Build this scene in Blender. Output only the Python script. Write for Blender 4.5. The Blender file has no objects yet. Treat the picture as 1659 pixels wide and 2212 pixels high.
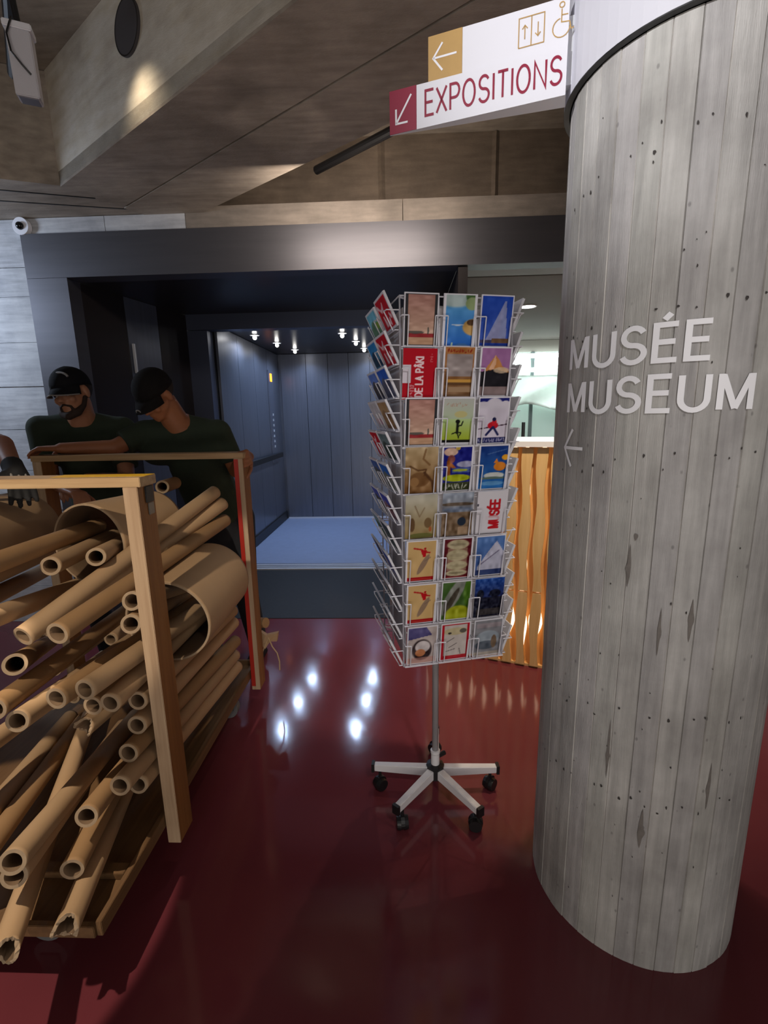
import bpy, bmesh, math, random
import numpy as np
from mathutils import Vector, Matrix, Euler
random.seed(7)
rng = np.random.default_rng(11)
PI = math.pi
SC = bpy.context.scene
COL = SC.collection

# ------------------------------------------------------------------ camera
cam_d = bpy.data.cameras.new('camera')
cam = bpy.data.objects.new('camera', cam_d); COL.objects.link(cam)
cam_d.sensor_fit = 'VERTICAL'; cam_d.sensor_height = 36.0
cam_d.lens = 36.0 * 1025.0 / 2212.0
cam_d.clip_start = 0.02
_y = np.array([38.5, -210., 1025.]); _y /= np.linalg.norm(_y)
_d = np.array([97.5, 5018., 1025.]); _d -= _d.dot(_y) * _y; _d /= np.linalg.norm(_d)
_x = np.cross(_d, _y); R3 = np.array([_x, _y, -_d])
M = Matrix(((R3[0, 0], -R3[0, 1], -R3[0, 2], 0), (R3[1, 0], -R3[1, 1], -R3[1, 2], 0),
            (R3[2, 0], -R3[2, 1], -R3[2, 2], 1.5), (0, 0, 0, 1)))
cam.matrix_world = M
SC.camera = cam

# ------------------------------------------------------------------ exposure, world, lights
SC.view_settings.view_transform = 'Standard'
SC.view_settings.look = 'None'
SC.view_settings.exposure = 0.0
SC.view_settings.gamma = 1.0
SC.view_settings.use_curve_mapping = False
w = bpy.data.worlds.new('world'); SC.world = w; w.use_nodes = True
w.node_tree.nodes['Background'].inputs[0].default_value = (1.0, 0.95, 0.91, 1)
w.node_tree.nodes['Background'].inputs[1].default_value = 0.07

def aim(o, tgt):
    o.rotation_euler = (Vector(tgt) - Vector(o.location)).to_track_quat('-Z', 'Y').to_euler()
def spot(name, loc, tgt, power, col, deg=60, blend=.3, r=.03):
    l = bpy.data.lights.new(name, 'SPOT'); l.energy = power; l.color = col
    l.spot_size = math.radians(deg); l.spot_blend = blend; l.shadow_soft_size = r
    o = bpy.data.objects.new(name, l); COL.objects.link(o); o.location = loc; aim(o, tgt); return o
def area(name, loc, tgt, power, col, sx, sy):
    l = bpy.data.lights.new(name, 'AREA'); l.energy = power; l.color = col
    l.shape = 'RECTANGLE'; l.size = sx; l.size_y = sy
    o = bpy.data.objects.new(name, l); COL.objects.link(o); o.location = loc; aim(o, tgt); return o
WARM = (1.0, .86, .69); NEUT = (1.0, .93, .86); COOL = (.72, .83, 1.0)
# added soft fills standing for the foyer's general light and floor bounce
area('foyer_fill', (0.2, -2.6, 1.6), (0.0, 1.6, 1.5), 17, (1, .95, .91), 2.6, 1.2)
area('foyer_bounce', (-0.3, -1.4, 0.25), (-0.5, 1.3, 3.3), 27, (1, .92, .84), 2.6, 1.0)
# spots set where the light suggests them, with unseen fills added
spot('column_spot', (-1.6, -0.7, 2.65), (0.50, 1.15, 2.50), 330, (1, .98, .99), 32, 1.0, .08)
spot('rack_fill', (0.75, -0.9, 3.1), (0.10, 1.6, 0.95), 85, (1, .97, .96), 30, .7, .04)  # unseen front fill added to brighten the postcards
spot('cart_spot', (-1.28, 0.30, 3.2), (-1.30, 0.97, 0.5), 270, WARM, 20, .10, .02)
spot('bar_fill', (-0.95, -0.7, 2.7), (-1.06, 1.3, 1.16), 185, WARM, 20, .25, .02)  # second lamp added only to light the front bar and post
spot('rack_back_spot', (0.19, 2.64, 3.05), (0.45, 1.80, 0.0), 24, WARM, 50, .35, .015)
area('frame_fill', (-0.22, 2.72, 2.64), (-0.22, 3.3, 2.50), 11, (1, .86, .74), .9, .06)  # unseen area lamp added for the warm highlight on the header
spot('beam_spot', (-1.195, 2.215, 2.94), (-1.10, 2.345, 2.83), 2.2, (1, .84, .62), 110, 1.0, .015)
spot('soffit_patch_spot', (-0.30, 2.3, 1.0), (-0.52, 2.42, 2.79), 5, (1, .85, .72), 15, .4, .01)
area('left_wall_light', (-3.5, 2.55, 2.45), (-2.75, 3.3, 1.9), 19, (.66, .79, 1), .4, .4)
spot('counter_spot', (0.80, 1.80, 2.7), (0.80, 2.60, 0.50), 145, (1, .82, .60), 74, .9, .05)
area('corridor_light', (2.0, 5.4, 2.38), (2.0, 5.4, 0), 75, (.95, 1, .98), 2.2, 2.0)
area('recess_fill', (-0.8, 3.9, 2.38), (-0.8, 3.9, 0), 0.15, (.7, .8, 1), 1.6, .6)

# ------------------------------------------------------------------ helpers
def srgb(r, g=None, b=None):
    if g is None: r, g, b = r
    f = lambda c: (c / 255 / 12.92) if c / 255 <= .04045 else ((c / 255 + .055) / 1.055) ** 2.4
    return (f(r), f(g), f(b), 1)

def mat(name, col=(.5, .5, .5, 1), rough=.5, metal=0, noise=0, nscale=8, bump=0, bscale=60, stretch=(1, 1, 1),
        col2=None, coat=0, spec=.5, emit=None, estr=0, alpha=None, trans=0, vcol=None, detail=4):
    m = bpy.data.materials.new(name); m.use_nodes = True
    nt = m.node_tree; b = nt.nodes['Principled BSDF']
    b.inputs['Base Color'].default_value = col
    b.inputs['Roughness'].default_value = rough; b.inputs['Metallic'].default_value = metal
    b.inputs['Coat Weight'].default_value = coat; b.inputs['Specular IOR Level'].default_value = spec
    if coat: b.inputs['Coat Roughness'].default_value = .06
    if trans: b.inputs['Transmission Weight'].default_value = trans
    if alpha is not None: b.inputs['Alpha'].default_value = alpha
    if emit: b.inputs['Emission Color'].default_value = emit; b.inputs['Emission Strength'].default_value = estr
    if noise or bump:
        tc = nt.nodes.new('ShaderNodeTexCoord'); mp = nt.nodes.new('ShaderNodeMapping')
        mp.inputs['Scale'].default_value = stretch
        nt.links.new(tc.outputs['Object'], mp.inputs['Vector'])
    if noise:
        n = nt.nodes.new('ShaderNodeTexNoise'); n.inputs['Scale'].default_value = nscale
        n.inputs['Detail'].default_value = detail; n.inputs['Roughness'].default_value = .6
        nt.links.new(mp.outputs[0], n.inputs['Vector'])
        cr = nt.nodes.new('ShaderNodeValToRGB')
        c2 = col2 or tuple(c * (1 - noise) for c in col[:3]) + (1,)
        cr.color_ramp.elements[0].position = .3; cr.color_ramp.elements[1].position = .7
        cr.color_ramp.elements[0].color = c2; cr.color_ramp.elements[1].color = col
        nt.links.new(n.outputs['Fac'], cr.inputs[0]); nt.links.new(cr.outputs[0], b.inputs['Base Color'])
    if bump:
        n2 = nt.nodes.new('ShaderNodeTexNoise'); n2.inputs['Scale'].default_value = bscale
        n2.inputs['Detail'].default_value = 5
        nt.links.new(mp.outputs[0], n2.inputs['Vector'])
        bp = nt.nodes.new('ShaderNodeBump'); bp.inputs['Strength'].default_value = bump
        bp.inputs['Distance'].default_value = .01
        nt.links.new(n2.outputs['Fac'], bp.inputs['Height']); nt.links.new(bp.outputs[0], b.inputs['Normal'])
    if vcol:
        a = nt.nodes.new('ShaderNodeAttribute'); a.attribute_name = vcol
        nt.links.new(a.outputs['Color'], b.inputs['Base Color'])
    return m

def concrete(name, base, dark, board=None, scale=1.0, spots=0.0, vary=None):
    """Cast concrete: cloudy tone, faint board bands, blow holes. board = axis vector for band direction frequency."""
    m = bpy.data.materials.new(name); m.use_nodes = True
    nt = m.node_tree; L = nt.links; b = nt.nodes['Principled BSDF']
    b.inputs['Roughness'].default_value = .78
    N = lambda t: nt.nodes.new(t)
    tc = N('ShaderNodeTexCoord')
    n1 = N('ShaderNodeTexNoise'); n1.inputs['Scale'].default_value = 2.2 * scale; n1.inputs['Detail'].default_value = 8
    n1.inputs['Roughness'].default_value = .62
    L.new(tc.outputs['Object'], n1.inputs['Vector'])
    r1 = N('ShaderNodeValToRGB'); r1.color_ramp.elements[0].position = .34; r1.color_ramp.elements[1].position = .66
    r1.color_ramp.elements[0].color = dark; r1.color_ramp.elements[1].color = base
    L.new(n1.outputs['Fac'], r1.inputs[0])
    out = r1.outputs[0]
    # streaks along the boards
    mp = N('ShaderNodeMapping'); mp.inputs['Scale'].default_value = board or (1, 1, 1)
    L.new(tc.outputs['Object'], mp.inputs['Vector'])
    n2 = N('ShaderNodeTexNoise'); n2.inputs['Scale'].default_value = 5 * scale; n2.inputs['Detail'].default_value = 6
    L.new(mp.outputs[0], n2.inputs['Vector'])
    mx = N('ShaderNodeMix'); mx.data_type = 'RGBA'; mx.blend_type = 'OVERLAY'; mx.inputs['Factor'].default_value = .45
    L.new(out, mx.inputs[6]); L.new(n2.outputs['Fac'], mx.inputs[7]); out = mx.outputs[2]
    if spots:
        v = N('ShaderNodeTexVoronoi'); v.inputs['Scale'].default_value = 26
        mp2 = N('ShaderNodeMapping'); mp2.inputs['Scale'].default_value = (1, 1, .6)
        L.new(tc.outputs['Object'], mp2.inputs['Vector']); L.new(mp2.outputs[0], v.inputs['Vector'])
        r2 = N('ShaderNodeValToRGB'); r2.color_ramp.elements[0].position = .045; r2.color_ramp.elements[1].position = .10
        r2.color_ramp.elements[0].color = (1 - spots,) * 3 + (1,); r2.color_ramp.elements[1].color = (1, 1, 1, 1)
        L.new(v.outputs['Distance'], r2.inputs[0])
        m2 = N('ShaderNodeMix'); m2.data_type = 'RGBA'; m2.blend_type = 'MULTIPLY'; m2.inputs['Factor'].default_value = 1
        L.new(out, m2.inputs[6]); L.new(r2.outputs[0], m2.inputs[7]); out = m2.outputs[2]
    if vary:
        a = N('ShaderNodeAttribute'); a.attribute_name = vary
        m3 = N('ShaderNodeMix'); m3.data_type = 'RGBA'; m3.blend_type = 'MULTIPLY'; m3.inputs['Factor'].default_value = 1
        L.new(out, m3.inputs[6]); L.new(a.outputs['Color'], m3.inputs[7]); out = m3.outputs[2]
    L.new(out, b.inputs['Base Color'])
    n3 = N('ShaderNodeTexNoise'); n3.inputs['Scale'].default_value = 70; n3.inputs['Detail'].default_value = 6
    L.new(mp.outputs[0], n3.inputs['Vector'])
    bp = N('ShaderNodeBump'); bp.inputs['Strength'].default_value = .35; bp.inputs['Distance'].default_value = .004
    L.new(n3.outputs['Fac'], bp.inputs['Height']); L.new(bp.outputs[0], b.inputs['Normal'])
    return m

def wood(name, a, b_, axis=2, scale=1.0, rough=.6):
    st = [14, 14, 14]; st[axis] = .7
    return mat(name, a, rough, noise=.3, nscale=3 * scale, stretch=tuple(st), col2=b_, bump=.08, bscale=12, detail=6)

def link(name, me, m=None, parent=None):
    o = bpy.data.objects.new(name, me); COL.objects.link(o)
    if m is not None:
        for k in (m if isinstance(m, (list, tuple)) else [m]): me.materials.append(k)
    if parent: o.parent = parent
    return o
def from_bm(name, bm, m=None, parent=None, smooth=False, bevel=0):
    me = bpy.data.meshes.new(name)
    if bevel: bmesh.ops.bevel(bm, geom=bm.edges[:], offset=bevel, segments=2, affect='EDGES', clamp_overlap=True)
    bmesh.ops.recalc_face_normals(bm, faces=bm.faces[:])
    bm.to_mesh(me); bm.free()
    if smooth:
        for p in me.polygons: p.use_smooth = True
    return link(name, me, m, parent)
def tag(o, label=None, cat=None, group=None, kind=None):
    if label: o['label'] = label
    if cat: o['category'] = cat
    if group: o['group'] = group
    if kind: o['kind'] = kind
    return o
def empty(name, loc, label, cat, group=None, rz=0):
    o = bpy.data.objects.new(name, None); COL.objects.link(o); o.location = loc; o.rotation_euler = (0, 0, rz)
    o.empty_display_size = .05
    return tag(o, label, cat, group)
def box(bm, x0, x1, y0, y1, z0, z1):
    vs = [bm.verts.new(p) for p in ((x0, y0, z0), (x1, y0, z0), (x1, y1, z0), (x0, y1, z0), (x0, y0, z1), (x1, y0, z1), (x1, y1, z1), (x0, y1, z1))]
    for f in ((0, 3, 2, 1), (4, 5, 6, 7), (0, 1, 5, 4), (1, 2, 6, 5), (2, 3, 7, 6), (3, 0, 4, 7)):
        bm.faces.new([vs[i] for i in f])
    return vs
def boxo(name, x0, x1, y0, y1, z0, z1, m, parent=None, bevel=0):
    bm = bmesh.new(); box(bm, x0, x1, y0, y1, z0, z1)
    return from_bm(name, bm, m, parent, bevel=bevel)
def struct(o): o['kind'] = 'structure'; return o
def prism(bm, pts, z0, z1):
    lo = [bm.verts.new((x, y, z0)) for x, y in pts]; hi = [bm.verts.new((x, y, z1)) for x, y in pts]
    n = len(pts)
    bm.faces.new(lo[::-1]); bm.faces.new(hi)
    for i in range(n): bm.faces.new((lo[i], lo[(i + 1) % n], hi[(i + 1) % n], hi[i]))
def frame_of(d):
    d = Vector(d).normalized()
    a = Vector((0, 0, 1)) if abs(d.z) < .9 else Vector((1, 0, 0))
    u = d.cross(a).normalized(); return u, d.cross(u).normalized(), d
def tube(bm, p0, p1, r0, r1=None, seg=12, cap=True):
    if r1 is None: r1 = r0
    p0 = Vector(p0); p1 = Vector(p1); u, v, _ = frame_of(p1 - p0)
    A = []; B = []
    for i in range(seg):
        a = 2 * PI * i / seg; e = u * math.cos(a) + v * math.sin(a)
        A.append(bm.verts.new(p0 + e * r0)); B.append(bm.verts.new(p1 + e * r1))
    for i in range(seg): bm.faces.new((A[i], A[(i + 1) % seg], B[(i + 1) % seg], B[i]))
    if cap: bm.faces.new(A[::-1]); bm.faces.new(B)
def path_tube(bm, pts, r, seg=8):
    for a, b in zip(pts[:-1], pts[1:]): tube(bm, a, b, r, seg=seg)
def lathe(bm, prof, c=(0, 0, 0), seg=24):
    rings = []
    for r, z in prof:
        rings.append([bm.verts.new((c[0] + r * math.cos(2 * PI * i / seg), c[1] + r * math.sin(2 * PI * i / seg), c[2] + z)) for i in range(seg)])
    for a, b in zip(rings[:-1], rings[1:]):
        for i in range(seg): bm.faces.new((a[i], a[(i + 1) % seg], b[(i + 1) % seg], b[i]))
    if prof[0][0] > 1e-4: bm.faces.new(rings[0][::-1])
    if prof[-1][0] > 1e-4: bm.faces.new(rings[-1])

# ---- stroke lettering: polylines in a unit-high box
def arc(cx, cy, rx, ry, a0, a1, n=10):
    return [(cx + rx * math.cos(math.radians(a0 + (a1 - a0) * i / n)), cy + ry * math.sin(math.radians(a0 + (a1 - a0) * i / n))) for i in range(n + 1)]
def glyphs():
    G = {}
    G['M'] = (.86, [[(.07, 0), (.07, 1)], [(.79, 0), (.79, 1)], [(.10, .97), (.43, .03)], [(.43, .03), (.76, .97)]])
    G['U'] = (.70, [[(.05, 1), (.05, .32)] + arc(.35, .32, .30, .32, 180, 360, 12) + [(.65, 1)]])
    G['S'] = (.64, [arc(.32, .74, .26, .26, 25, 180, 9) + arc(.32, .74, .26, .24, 190, 262, 4) + arc(.32, .27, .28, .23, 82, 0, 6) + arc(.32, .27, .28, .27, -10, -160, 9)])
    G['E'] = (.56, [[(.54, 1), (.05, 1), (.05, 0), (.56, 0)], [(.05, .52), (.50, .52)]])
    G['\u00c9'] = (.56, G['E'][1] + [[(.22, 1.14), (.36, 1.3)]])
    G['X'] = (.64, [[(.02, 0), (.62, 1)], [(.02, 1), (.62, 0)]])
    G['P'] = (.60, [[(.05, 0), (.05, 1), (.34, 1)] + arc(.34, .73, .24, .27, 90, -90, 8) + [(.05, .46)]])
    G['O'] = (.78, [arc(.39, .5, .34, .5, 0, 360, 24)])
    G['I'] = (.12, [[(.06, 0), (.06, 1)]])
    G['T'] = (.60, [[(.02, 1), (.58, 1)], [(.30, 1), (.30, 0)]])
    G['N'] = (.70, [[(.05, 0), (.05, 1), (.65, 0), (.65, 1)]])
    G['D'] = (.68, [[(.05, 0), (.05, 1), (.28, 1)] + arc(.28, .5, .36, .5, 90, -90, 10) + [(.05, 0)]])
    G['L'] = (.50, [[(.05, 1), (.05, 0), (.50, 0)]])
    G['A'] = (.68, [[(.02, 0), (.34, 1), (.66, 0)], [(.13, .34), (.55, .34)]])
    G['\u00c2'] = (.68, G['A'][1] + [[(.2, 1.12), (.34, 1.26), (.48, 1.12)]])
    G['K'] = (.62, [[(.05, 0), (.05, 1)], [(.58, 1), (.06, .42)], [(.22, .58), (.62, 0)]])
    G['Y'] = (.62, [[(.02, 1), (.31, .48), (.60, 1)], [(.31, .48), (.31, 0)]])
    G['G'] = (.74, [arc(.38, .5, .33, .5, 50, 340, 16) + [(.70, .46), (.42, .46)]])
    G['R'] = (.62, [G['P'][1][0], [(.32, .46), (.6, 0)]])
    G['B'] = (.60, [G['P'][1][0], arc(.34, .23, .26, .23, 90, -90, 8) + [(.05, 0)]])
    G['H'] = (.66, [[(.05, 0), (.05, 1)], [(.61, 0), (.61, 1)], [(.05, .52), (.61, .52)]])
    G['V'] = (.64, [[(.02, 1), (.32, 0), (.62, 1)]])
    G[' '] = (.3, [])
    return G
GL = glyphs()
def text_strokes(s, gap=.17):
    x = 0; out = []
    for ch in s:
        wd, st = GL[ch]
        out += [[(x + a, b) for a, b in pl] for pl in st]; x += wd + gap
    return out, x - gap
def ribbon(pl, th, cell=None, closed=False):
    """2D polyline -> list of quads of width th (mitred); cell = max length of a piece."""
    P = [Vector(pl[0])]
    for p in pl[1:]:
        if (Vector(p) - P[-1]).length > .02 * (1 if th > .05 else .03): P.append(Vector(p))
    if cell:
        Q = [P[0]]
        for a, b in zip(P[:-1], P[1:]):
            n = max(1, int((b - a).length / cell))
            Q += [a.lerp(b, (i + 1) / n) for i in range(n)]
        P = Q
    L = []; Rr = []
    n = len(P)
    for i, p in enumerate(P):
        d0 = (p - P[i - 1]).normalized() if i else (P[1] - p).normalized()
        d1 = (P[i + 1] - p).normalized() if i < n - 1 else d0
        t = (d0 + d1)
        if t.length < .15: t = d1
        t.normalize(); nn = Vector((-t.y, t.x)); c = max(.45, nn.dot(Vector((-d1.y, d1.x))))
        L.append(p + nn * th / 2 / c); Rr.append(p - nn * th / 2 / c)
    return [(L[i], Rr[i], Rr[i + 1], L[i + 1]) for i in range(n - 1)]
def lettering(bm, strokes, th, fn, cell=None):
    """fn maps a 2D point to 3D."""
    for pl in strokes:
        for q in ribbon(pl, th, cell):
            bm.faces.new([bm.verts.new(fn(p.x, p.y)) for p in q])

# ================================================================== SETTING
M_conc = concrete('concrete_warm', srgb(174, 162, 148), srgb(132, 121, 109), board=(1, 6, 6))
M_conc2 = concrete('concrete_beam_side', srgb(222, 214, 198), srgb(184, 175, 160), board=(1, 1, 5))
M_conc3 = concrete('concrete_board_wall', srgb(205, 206, 208), srgb(160, 162, 168), board=(1, 1, 12))
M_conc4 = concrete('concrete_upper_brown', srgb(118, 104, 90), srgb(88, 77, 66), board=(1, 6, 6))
M_conc5 = concrete('concrete_band_grey', srgb(140, 130, 120), srgb(108, 100, 92), board=(1, 6, 6))
M_col = concrete('concrete_column_boards', srgb(192, 191, 189), srgb(156, 154, 152), board=(8, 8, .6), scale=1.6, spots=.4, vary='tint')
M_frame = mat('dark_metal_cladding', srgb(96, 95, 100), .5, .75, noise=.12, nscale=3, stretch=(.5, 1, 8))
M_recess = mat('brown_black_lacquer', srgb(38, 33, 33), .38, .2)
M_lift = mat('blue_grey_steel', srgb(114, 119, 132), .32, .6, noise=.15, nscale=4, stretch=(9, 9, .4))
M_liftceil = mat('cabin_ceiling_black', srgb(34, 36, 44), .3, .3)
M_black = mat('black_plastic', srgb(20, 20, 22), .45)
M_alu = mat('brushed_aluminium', srgb(215, 218, 224), .3, .35)
M_white = mat('white_paint', srgb(232, 232, 238), .45)
M_greyceil = mat('grey_plaster', srgb(112, 110, 104), .8, noise=.12, nscale=2)

# floor: glossy wine-red resin, one slab
M_floor = bpy.data.materials.new('wine_red_resin_floor'); M_floor.use_nodes = True
nt = M_floor.node_tree; b = nt.nodes['Principled BSDF']
tc = nt.nodes.new('ShaderNodeTexCoord'); n1 = nt.nodes.new('ShaderNodeTexNoise'); n1.inputs['Scale'].default_value = 1.3; n1.inputs['Detail'].default_value = 6
nt.links.new(tc.outputs['Object'], n1.inputs['Vector'])
cr = nt.nodes.new('ShaderNodeValToRGB'); cr.color_ramp.elements[0].position = .35; cr.color_ramp.elements[1].position = .7
cr.color_ramp.elements[0].color = srgb(104, 47, 54); cr.color_ramp.elements[1].color = srgb(116, 55, 61)
nt.links.new(n1.outputs['Fac'], cr.inputs[0]); nt.links.new(cr.outputs[0], b.inputs['Base Color'])
b.inputs['Roughness'].default_value = .11; b.inputs['IOR'].default_value = 1.5
n2 = nt.nodes.new('ShaderNodeTexNoise'); n2.inputs['Scale'].default_value = 7; n2.inputs['Detail'].default_value = 3
nt.links.new(tc.outputs['Object'], n2.inputs['Vector'])
bp = nt.nodes.new('ShaderNodeBump'); bp.inputs['Strength'].default_value = .06; bp.inputs['Distance'].default_value = .01
nt.links.new(n2.outputs['Fac'], bp.inputs['Height']); nt.links.new(bp.outputs[0], b.inputs['Normal'])
struct(boxo('floor', -4, 4.2, -3.2, 7.0, -.12, 0, M_floor))
M_mat = mat('dark_grey_threshold_floor', srgb(36, 35, 35), .6, spec=.25, noise=.2, nscale=30)
struct(boxo('trim_1', -1.95, .37, 3.34, 4.49, 0.0, .004, M_mat))

# upper ceiling slab and the folded concrete beams under it
V0 = Vector((-1.895, 2.898)); DD = Vector((.816, -.578)).normalized(); NN = Vector((.578, .816)).normalized()
struct(boxo('ceiling', -4, 4.2, -1.2, 3.7, 3.346, 3.48, M_conc))
def beam_plank(name, n0, n1, z0, z1, m, t0=0., t1=4.6, parent=None):
    a = V0 + NN * n0 + DD * t0; b_ = V0 + NN * n0 + DD * t1; c = V0 + NN * n1 + DD * t1; d = V0 + NN * n1 + DD * t0
    bm = bmesh.new(); prism(bm, [a, b_, c, d], z0, z1); return from_bm(name, bm, m, parent)
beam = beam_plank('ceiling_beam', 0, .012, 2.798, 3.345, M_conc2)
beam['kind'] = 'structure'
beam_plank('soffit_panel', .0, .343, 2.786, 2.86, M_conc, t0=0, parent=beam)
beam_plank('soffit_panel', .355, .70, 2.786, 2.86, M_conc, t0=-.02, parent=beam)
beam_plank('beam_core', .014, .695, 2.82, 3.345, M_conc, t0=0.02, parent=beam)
# transverse beam at the left end, running into the lift wall
bm = bmesh.new()
E1 = V0 + NN * .70 + DD * -.02
prism(bm, [(-3.98, 2.10), V0 - DD * .0, V0 + NN * .70, (-1.50, 3.46), (-3.98, 3.46)], 2.792, 3.342)
tb = from_bm('ceiling_beam', bm, M_conc); tb['kind'] = 'structure'
for (y, l) in ((0.20, 1.9), (.40, 1.9)):
    bm = bmesh.new()
    a = Vector((-3.9, 2.15 + y * 1.25)); b_ = V0 + NN * y + Vector((-.02, 0))
    d = (b_ - a).normalized(); nn = Vector((-d.y, d.x)) * .004
    prism(bm, [a - nn, b_ - nn, b_ + nn, a + nn], 2.7885, 2.7925)
    from_bm('joint', bm, M_black, tb)
# round dark speaker grille let into the beam's side
M_disc = mat('dark_grey_felt', srgb(70, 66, 68), .8)
bm = bmesh.new()
c = Vector((-1.155, 2.374, 3.150)); n = Vector((-NN.x, -NN.y, 0))
tube(bm, c + n * .001, c + n * .012, .102, .102, 40)
g = tag(from_bm('round_wall_speaker', bm, M_disc), 'dark round flat speaker disc set on the side of the concrete ceiling beam', 'speaker')
bm = bmesh.new(); u, v, _ = frame_of(n)
for i in range(40):
    a0 = 2 * PI * i / 40; a1 = 2 * PI * (i + 1) / 40
    e0 = u * math.cos(a0) + v * math.sin(a0); e1 = u * math.cos(a1) + v * math.sin(a1)
    q = [c + n * .0125 + e0 * .096, c + n * .0125 + e1 * .096, c + n * .0125 + e1 * .102, c + n * .0125 + e0 * .102]
    bm.faces.new([bm.verts.new(p) for p in q])
from_bm('rim', bm, M_black, g)

# lift wall: concrete left part with board joints, strip above the cladding, set-back wall above
wall = bpy.data.objects.new('wall_back', None); COL.objects.link(wall); wall['kind'] = 'structure'
zs = [0, .29, .58, .87, 1.16, 1.45, 1.74, 2.03, 2.32, 2.50, 2.82]
for i, (a, b_) in enumerate(zip(zs[:-1], zs[1:])):
    off = (i % 3 - 1) * .003
    if b_ <= 2.6:
        boxo('concrete_board', -4, -2.452, 3.30 + off, 3.62, a + .0015, b_ - .0015, M_conc3, wall)
    else:
        boxo('concrete_board', -4, -2.452, 3.30, 3.455, a + .0015, 2.785, M_conc3, wall)
boxo('concrete_core', -4, -2.46, 3.32, 3.6, .01, 2.70, M_black, wall)
xs = [-2.45, -1.90, -1.37, .02, 1.25, 4.2]
for a, b_ in zip(xs[:-1], xs[1:]):
    boxo('concrete_band', a + .002, b_ - .002, 3.30, 3.455 if a < -1.4 else 3.66, 2.695, 2.788 if a < -1.4 else 2.822, M_conc3 if a < -1.8 else M_conc5, wall)
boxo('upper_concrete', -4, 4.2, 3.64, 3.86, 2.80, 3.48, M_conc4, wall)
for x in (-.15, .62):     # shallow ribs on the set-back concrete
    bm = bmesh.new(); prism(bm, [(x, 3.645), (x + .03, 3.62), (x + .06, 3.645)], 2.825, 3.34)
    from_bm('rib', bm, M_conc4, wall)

# metal portal of the lift recess
port = bpy.data.objects.new('door_1', None); COL.objects.link(port); port['kind'] = 'structure'
boxo('door_frame', -2.45, -2.18, 3.27, 3.40, 0, 2.42, M_frame, port)
boxo('door_frame', -2.45, 1.34, 3.27, 3.40, 2.422, 2.688, M_frame, port)
boxo('recess_ceiling', -2.19, .37, 3.40, 4.60, 2.425, 2.50, M_recess, port)
for t0, t1, mm in ((0.0, .34, M_recess), (.345, .66, M_lift), (.665, 1.0, M_recess)):
    a = Vector((-2.18, 3.40)); b_ = Vector((-1.95, 4.50)); p = a.lerp(b_, t0); q = a.lerp(b_, t1)
    bm = bmesh.new(); prism(bm, [p, q, q + Vector((-.05, .01)), p + Vector((-.05, .01))], 0, 2.42)
    from_bm('side_panel', bm, mm, port)
boxo('door_handle', -2.085, -2.07, 3.79, 3.81, 1.86, 2.08, M_alu, port)
boxo('recess_end', .37, .43, 3.29, 4.60, 0, 2.42, M_recess, port)
boxo('beige_panel', .12, .37, 4.47, 4.50, 2.20, 2.33, mat('beige_board', srgb(150, 140, 126), .7), port)
M_jamb = mat('lift_jamb_steel', srgb(84, 90, 110), .36, .6)
boxo('lift_jamb', -1.955, -1.765, 4.50, 4.62, 0, 2.285, M_jamb, port)
boxo('lift_lintel', -1.955, .43, 4.50, 4.62, 2.29, 2.425, M_jamb, port)
boxo('lift_jamb', .16, .40, 4.50, 4.62, 0, 2.285, M_jamb, port)
boxo('sill', -1.765, .16, 4.50, 4.66, 0, .012, M_alu, port)
for y in (4.55, 4.60): boxo('sill_groove', -1.765, .16, y, y + .012, .0115, .0135, M_black, port)

# lift cabin
cab = empty('lift_cabin', (-.8, 5.75, 0), 'open goods lift cabin with blue-grey steel walls behind the dark portal', 'lift')
def cb(name, x0, x1, y0, y1, z0, z1, m, par=None):
    o = boxo(name, x0 + .8, x1 + .8, y0 - 5.75, y1 - 5.75, z0, z1, m, par or cab); return o
M_cabfloor = mat('cabin_vinyl_floor', srgb(142, 156, 186), .4, noise=.08, nscale=12)
cb('cabin_floor', -1.74, .16, 4.67, 6.9, .0005, .014, M_cabfloor)
cb('cabin_ceiling', -1.74, .16, 4.64, 6.9, 2.36, 2.40, M_liftceil)
cb('leak_stop_shell', -1.86, -1.765, 4.63, 7.0, .0, 2.45, M_black)  # unseen boxes added around the cabin to stop light leaking between panels
cb('leak_stop_shell', .19, .28, 4.63, 7.0, .0, 2.45, M_black)
cb('leak_stop_shell', -1.86, .28, 6.92, 7.0, .0, 2.45, M_black)
cb('leak_stop_shell', -1.86, .28, 4.63, 7.0, 2.405, 2.45, M_black)
cb('cabin_corner', -1.765, -1.69, 6.905, 6.915, .0, 2.36, M_lift)
x = -1.70
for wd in (.36, .31, .29, .30, .31, .27):
    cb('wall_panel', x + .003, x + wd - .003, 6.88, 6.91, .02, 2.355, M_lift); x += wd
y = 4.66
for wd in (.55, .56, .55, .56):
    cb('wall_panel', -1.76, -1.735, y + .003, y + wd - .003, .02, 2.355, M_lift)
    cb('wall_panel', .16, .185, y + .003, y + wd - .003, .02, 2.355, M_lift); y += wd
cb('baseboard', -1.733, -1.715, 4.70, 6.87, .02, .13, M_black)
cb('baseboard', -1.70, .15, 6.865, 6.878, .014, .035, M_alu)
cb('handrail', -1.70, -1.66, 4.95, 6.6, .96, 1.02, M_black)
for yy in (5.1, 5.8, 6.5): cb('rail_bracket', -1.735, -1.70, yy, yy + .03, .97, 1.0, M_alu)
cp = cb('control_panel', -1.733, -1.715, 6.30, 6.50, .9, 2.10, mat('panel_steel', srgb(120, 126, 142), .3, .7))
cb('display', -1.714, -1.711, 6.36, 6.44, 1.96, 2.06, mat('amber_display', srgb(220, 120, 30), .4, emit=srgb(255, 140, 30), estr=4), cp)
for i in range(7): cb('button', -1.714, -1.709, 6.385, 6.415, 1.10 + i * .07, 1.13 + i * .07, M_alu, cp)
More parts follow.
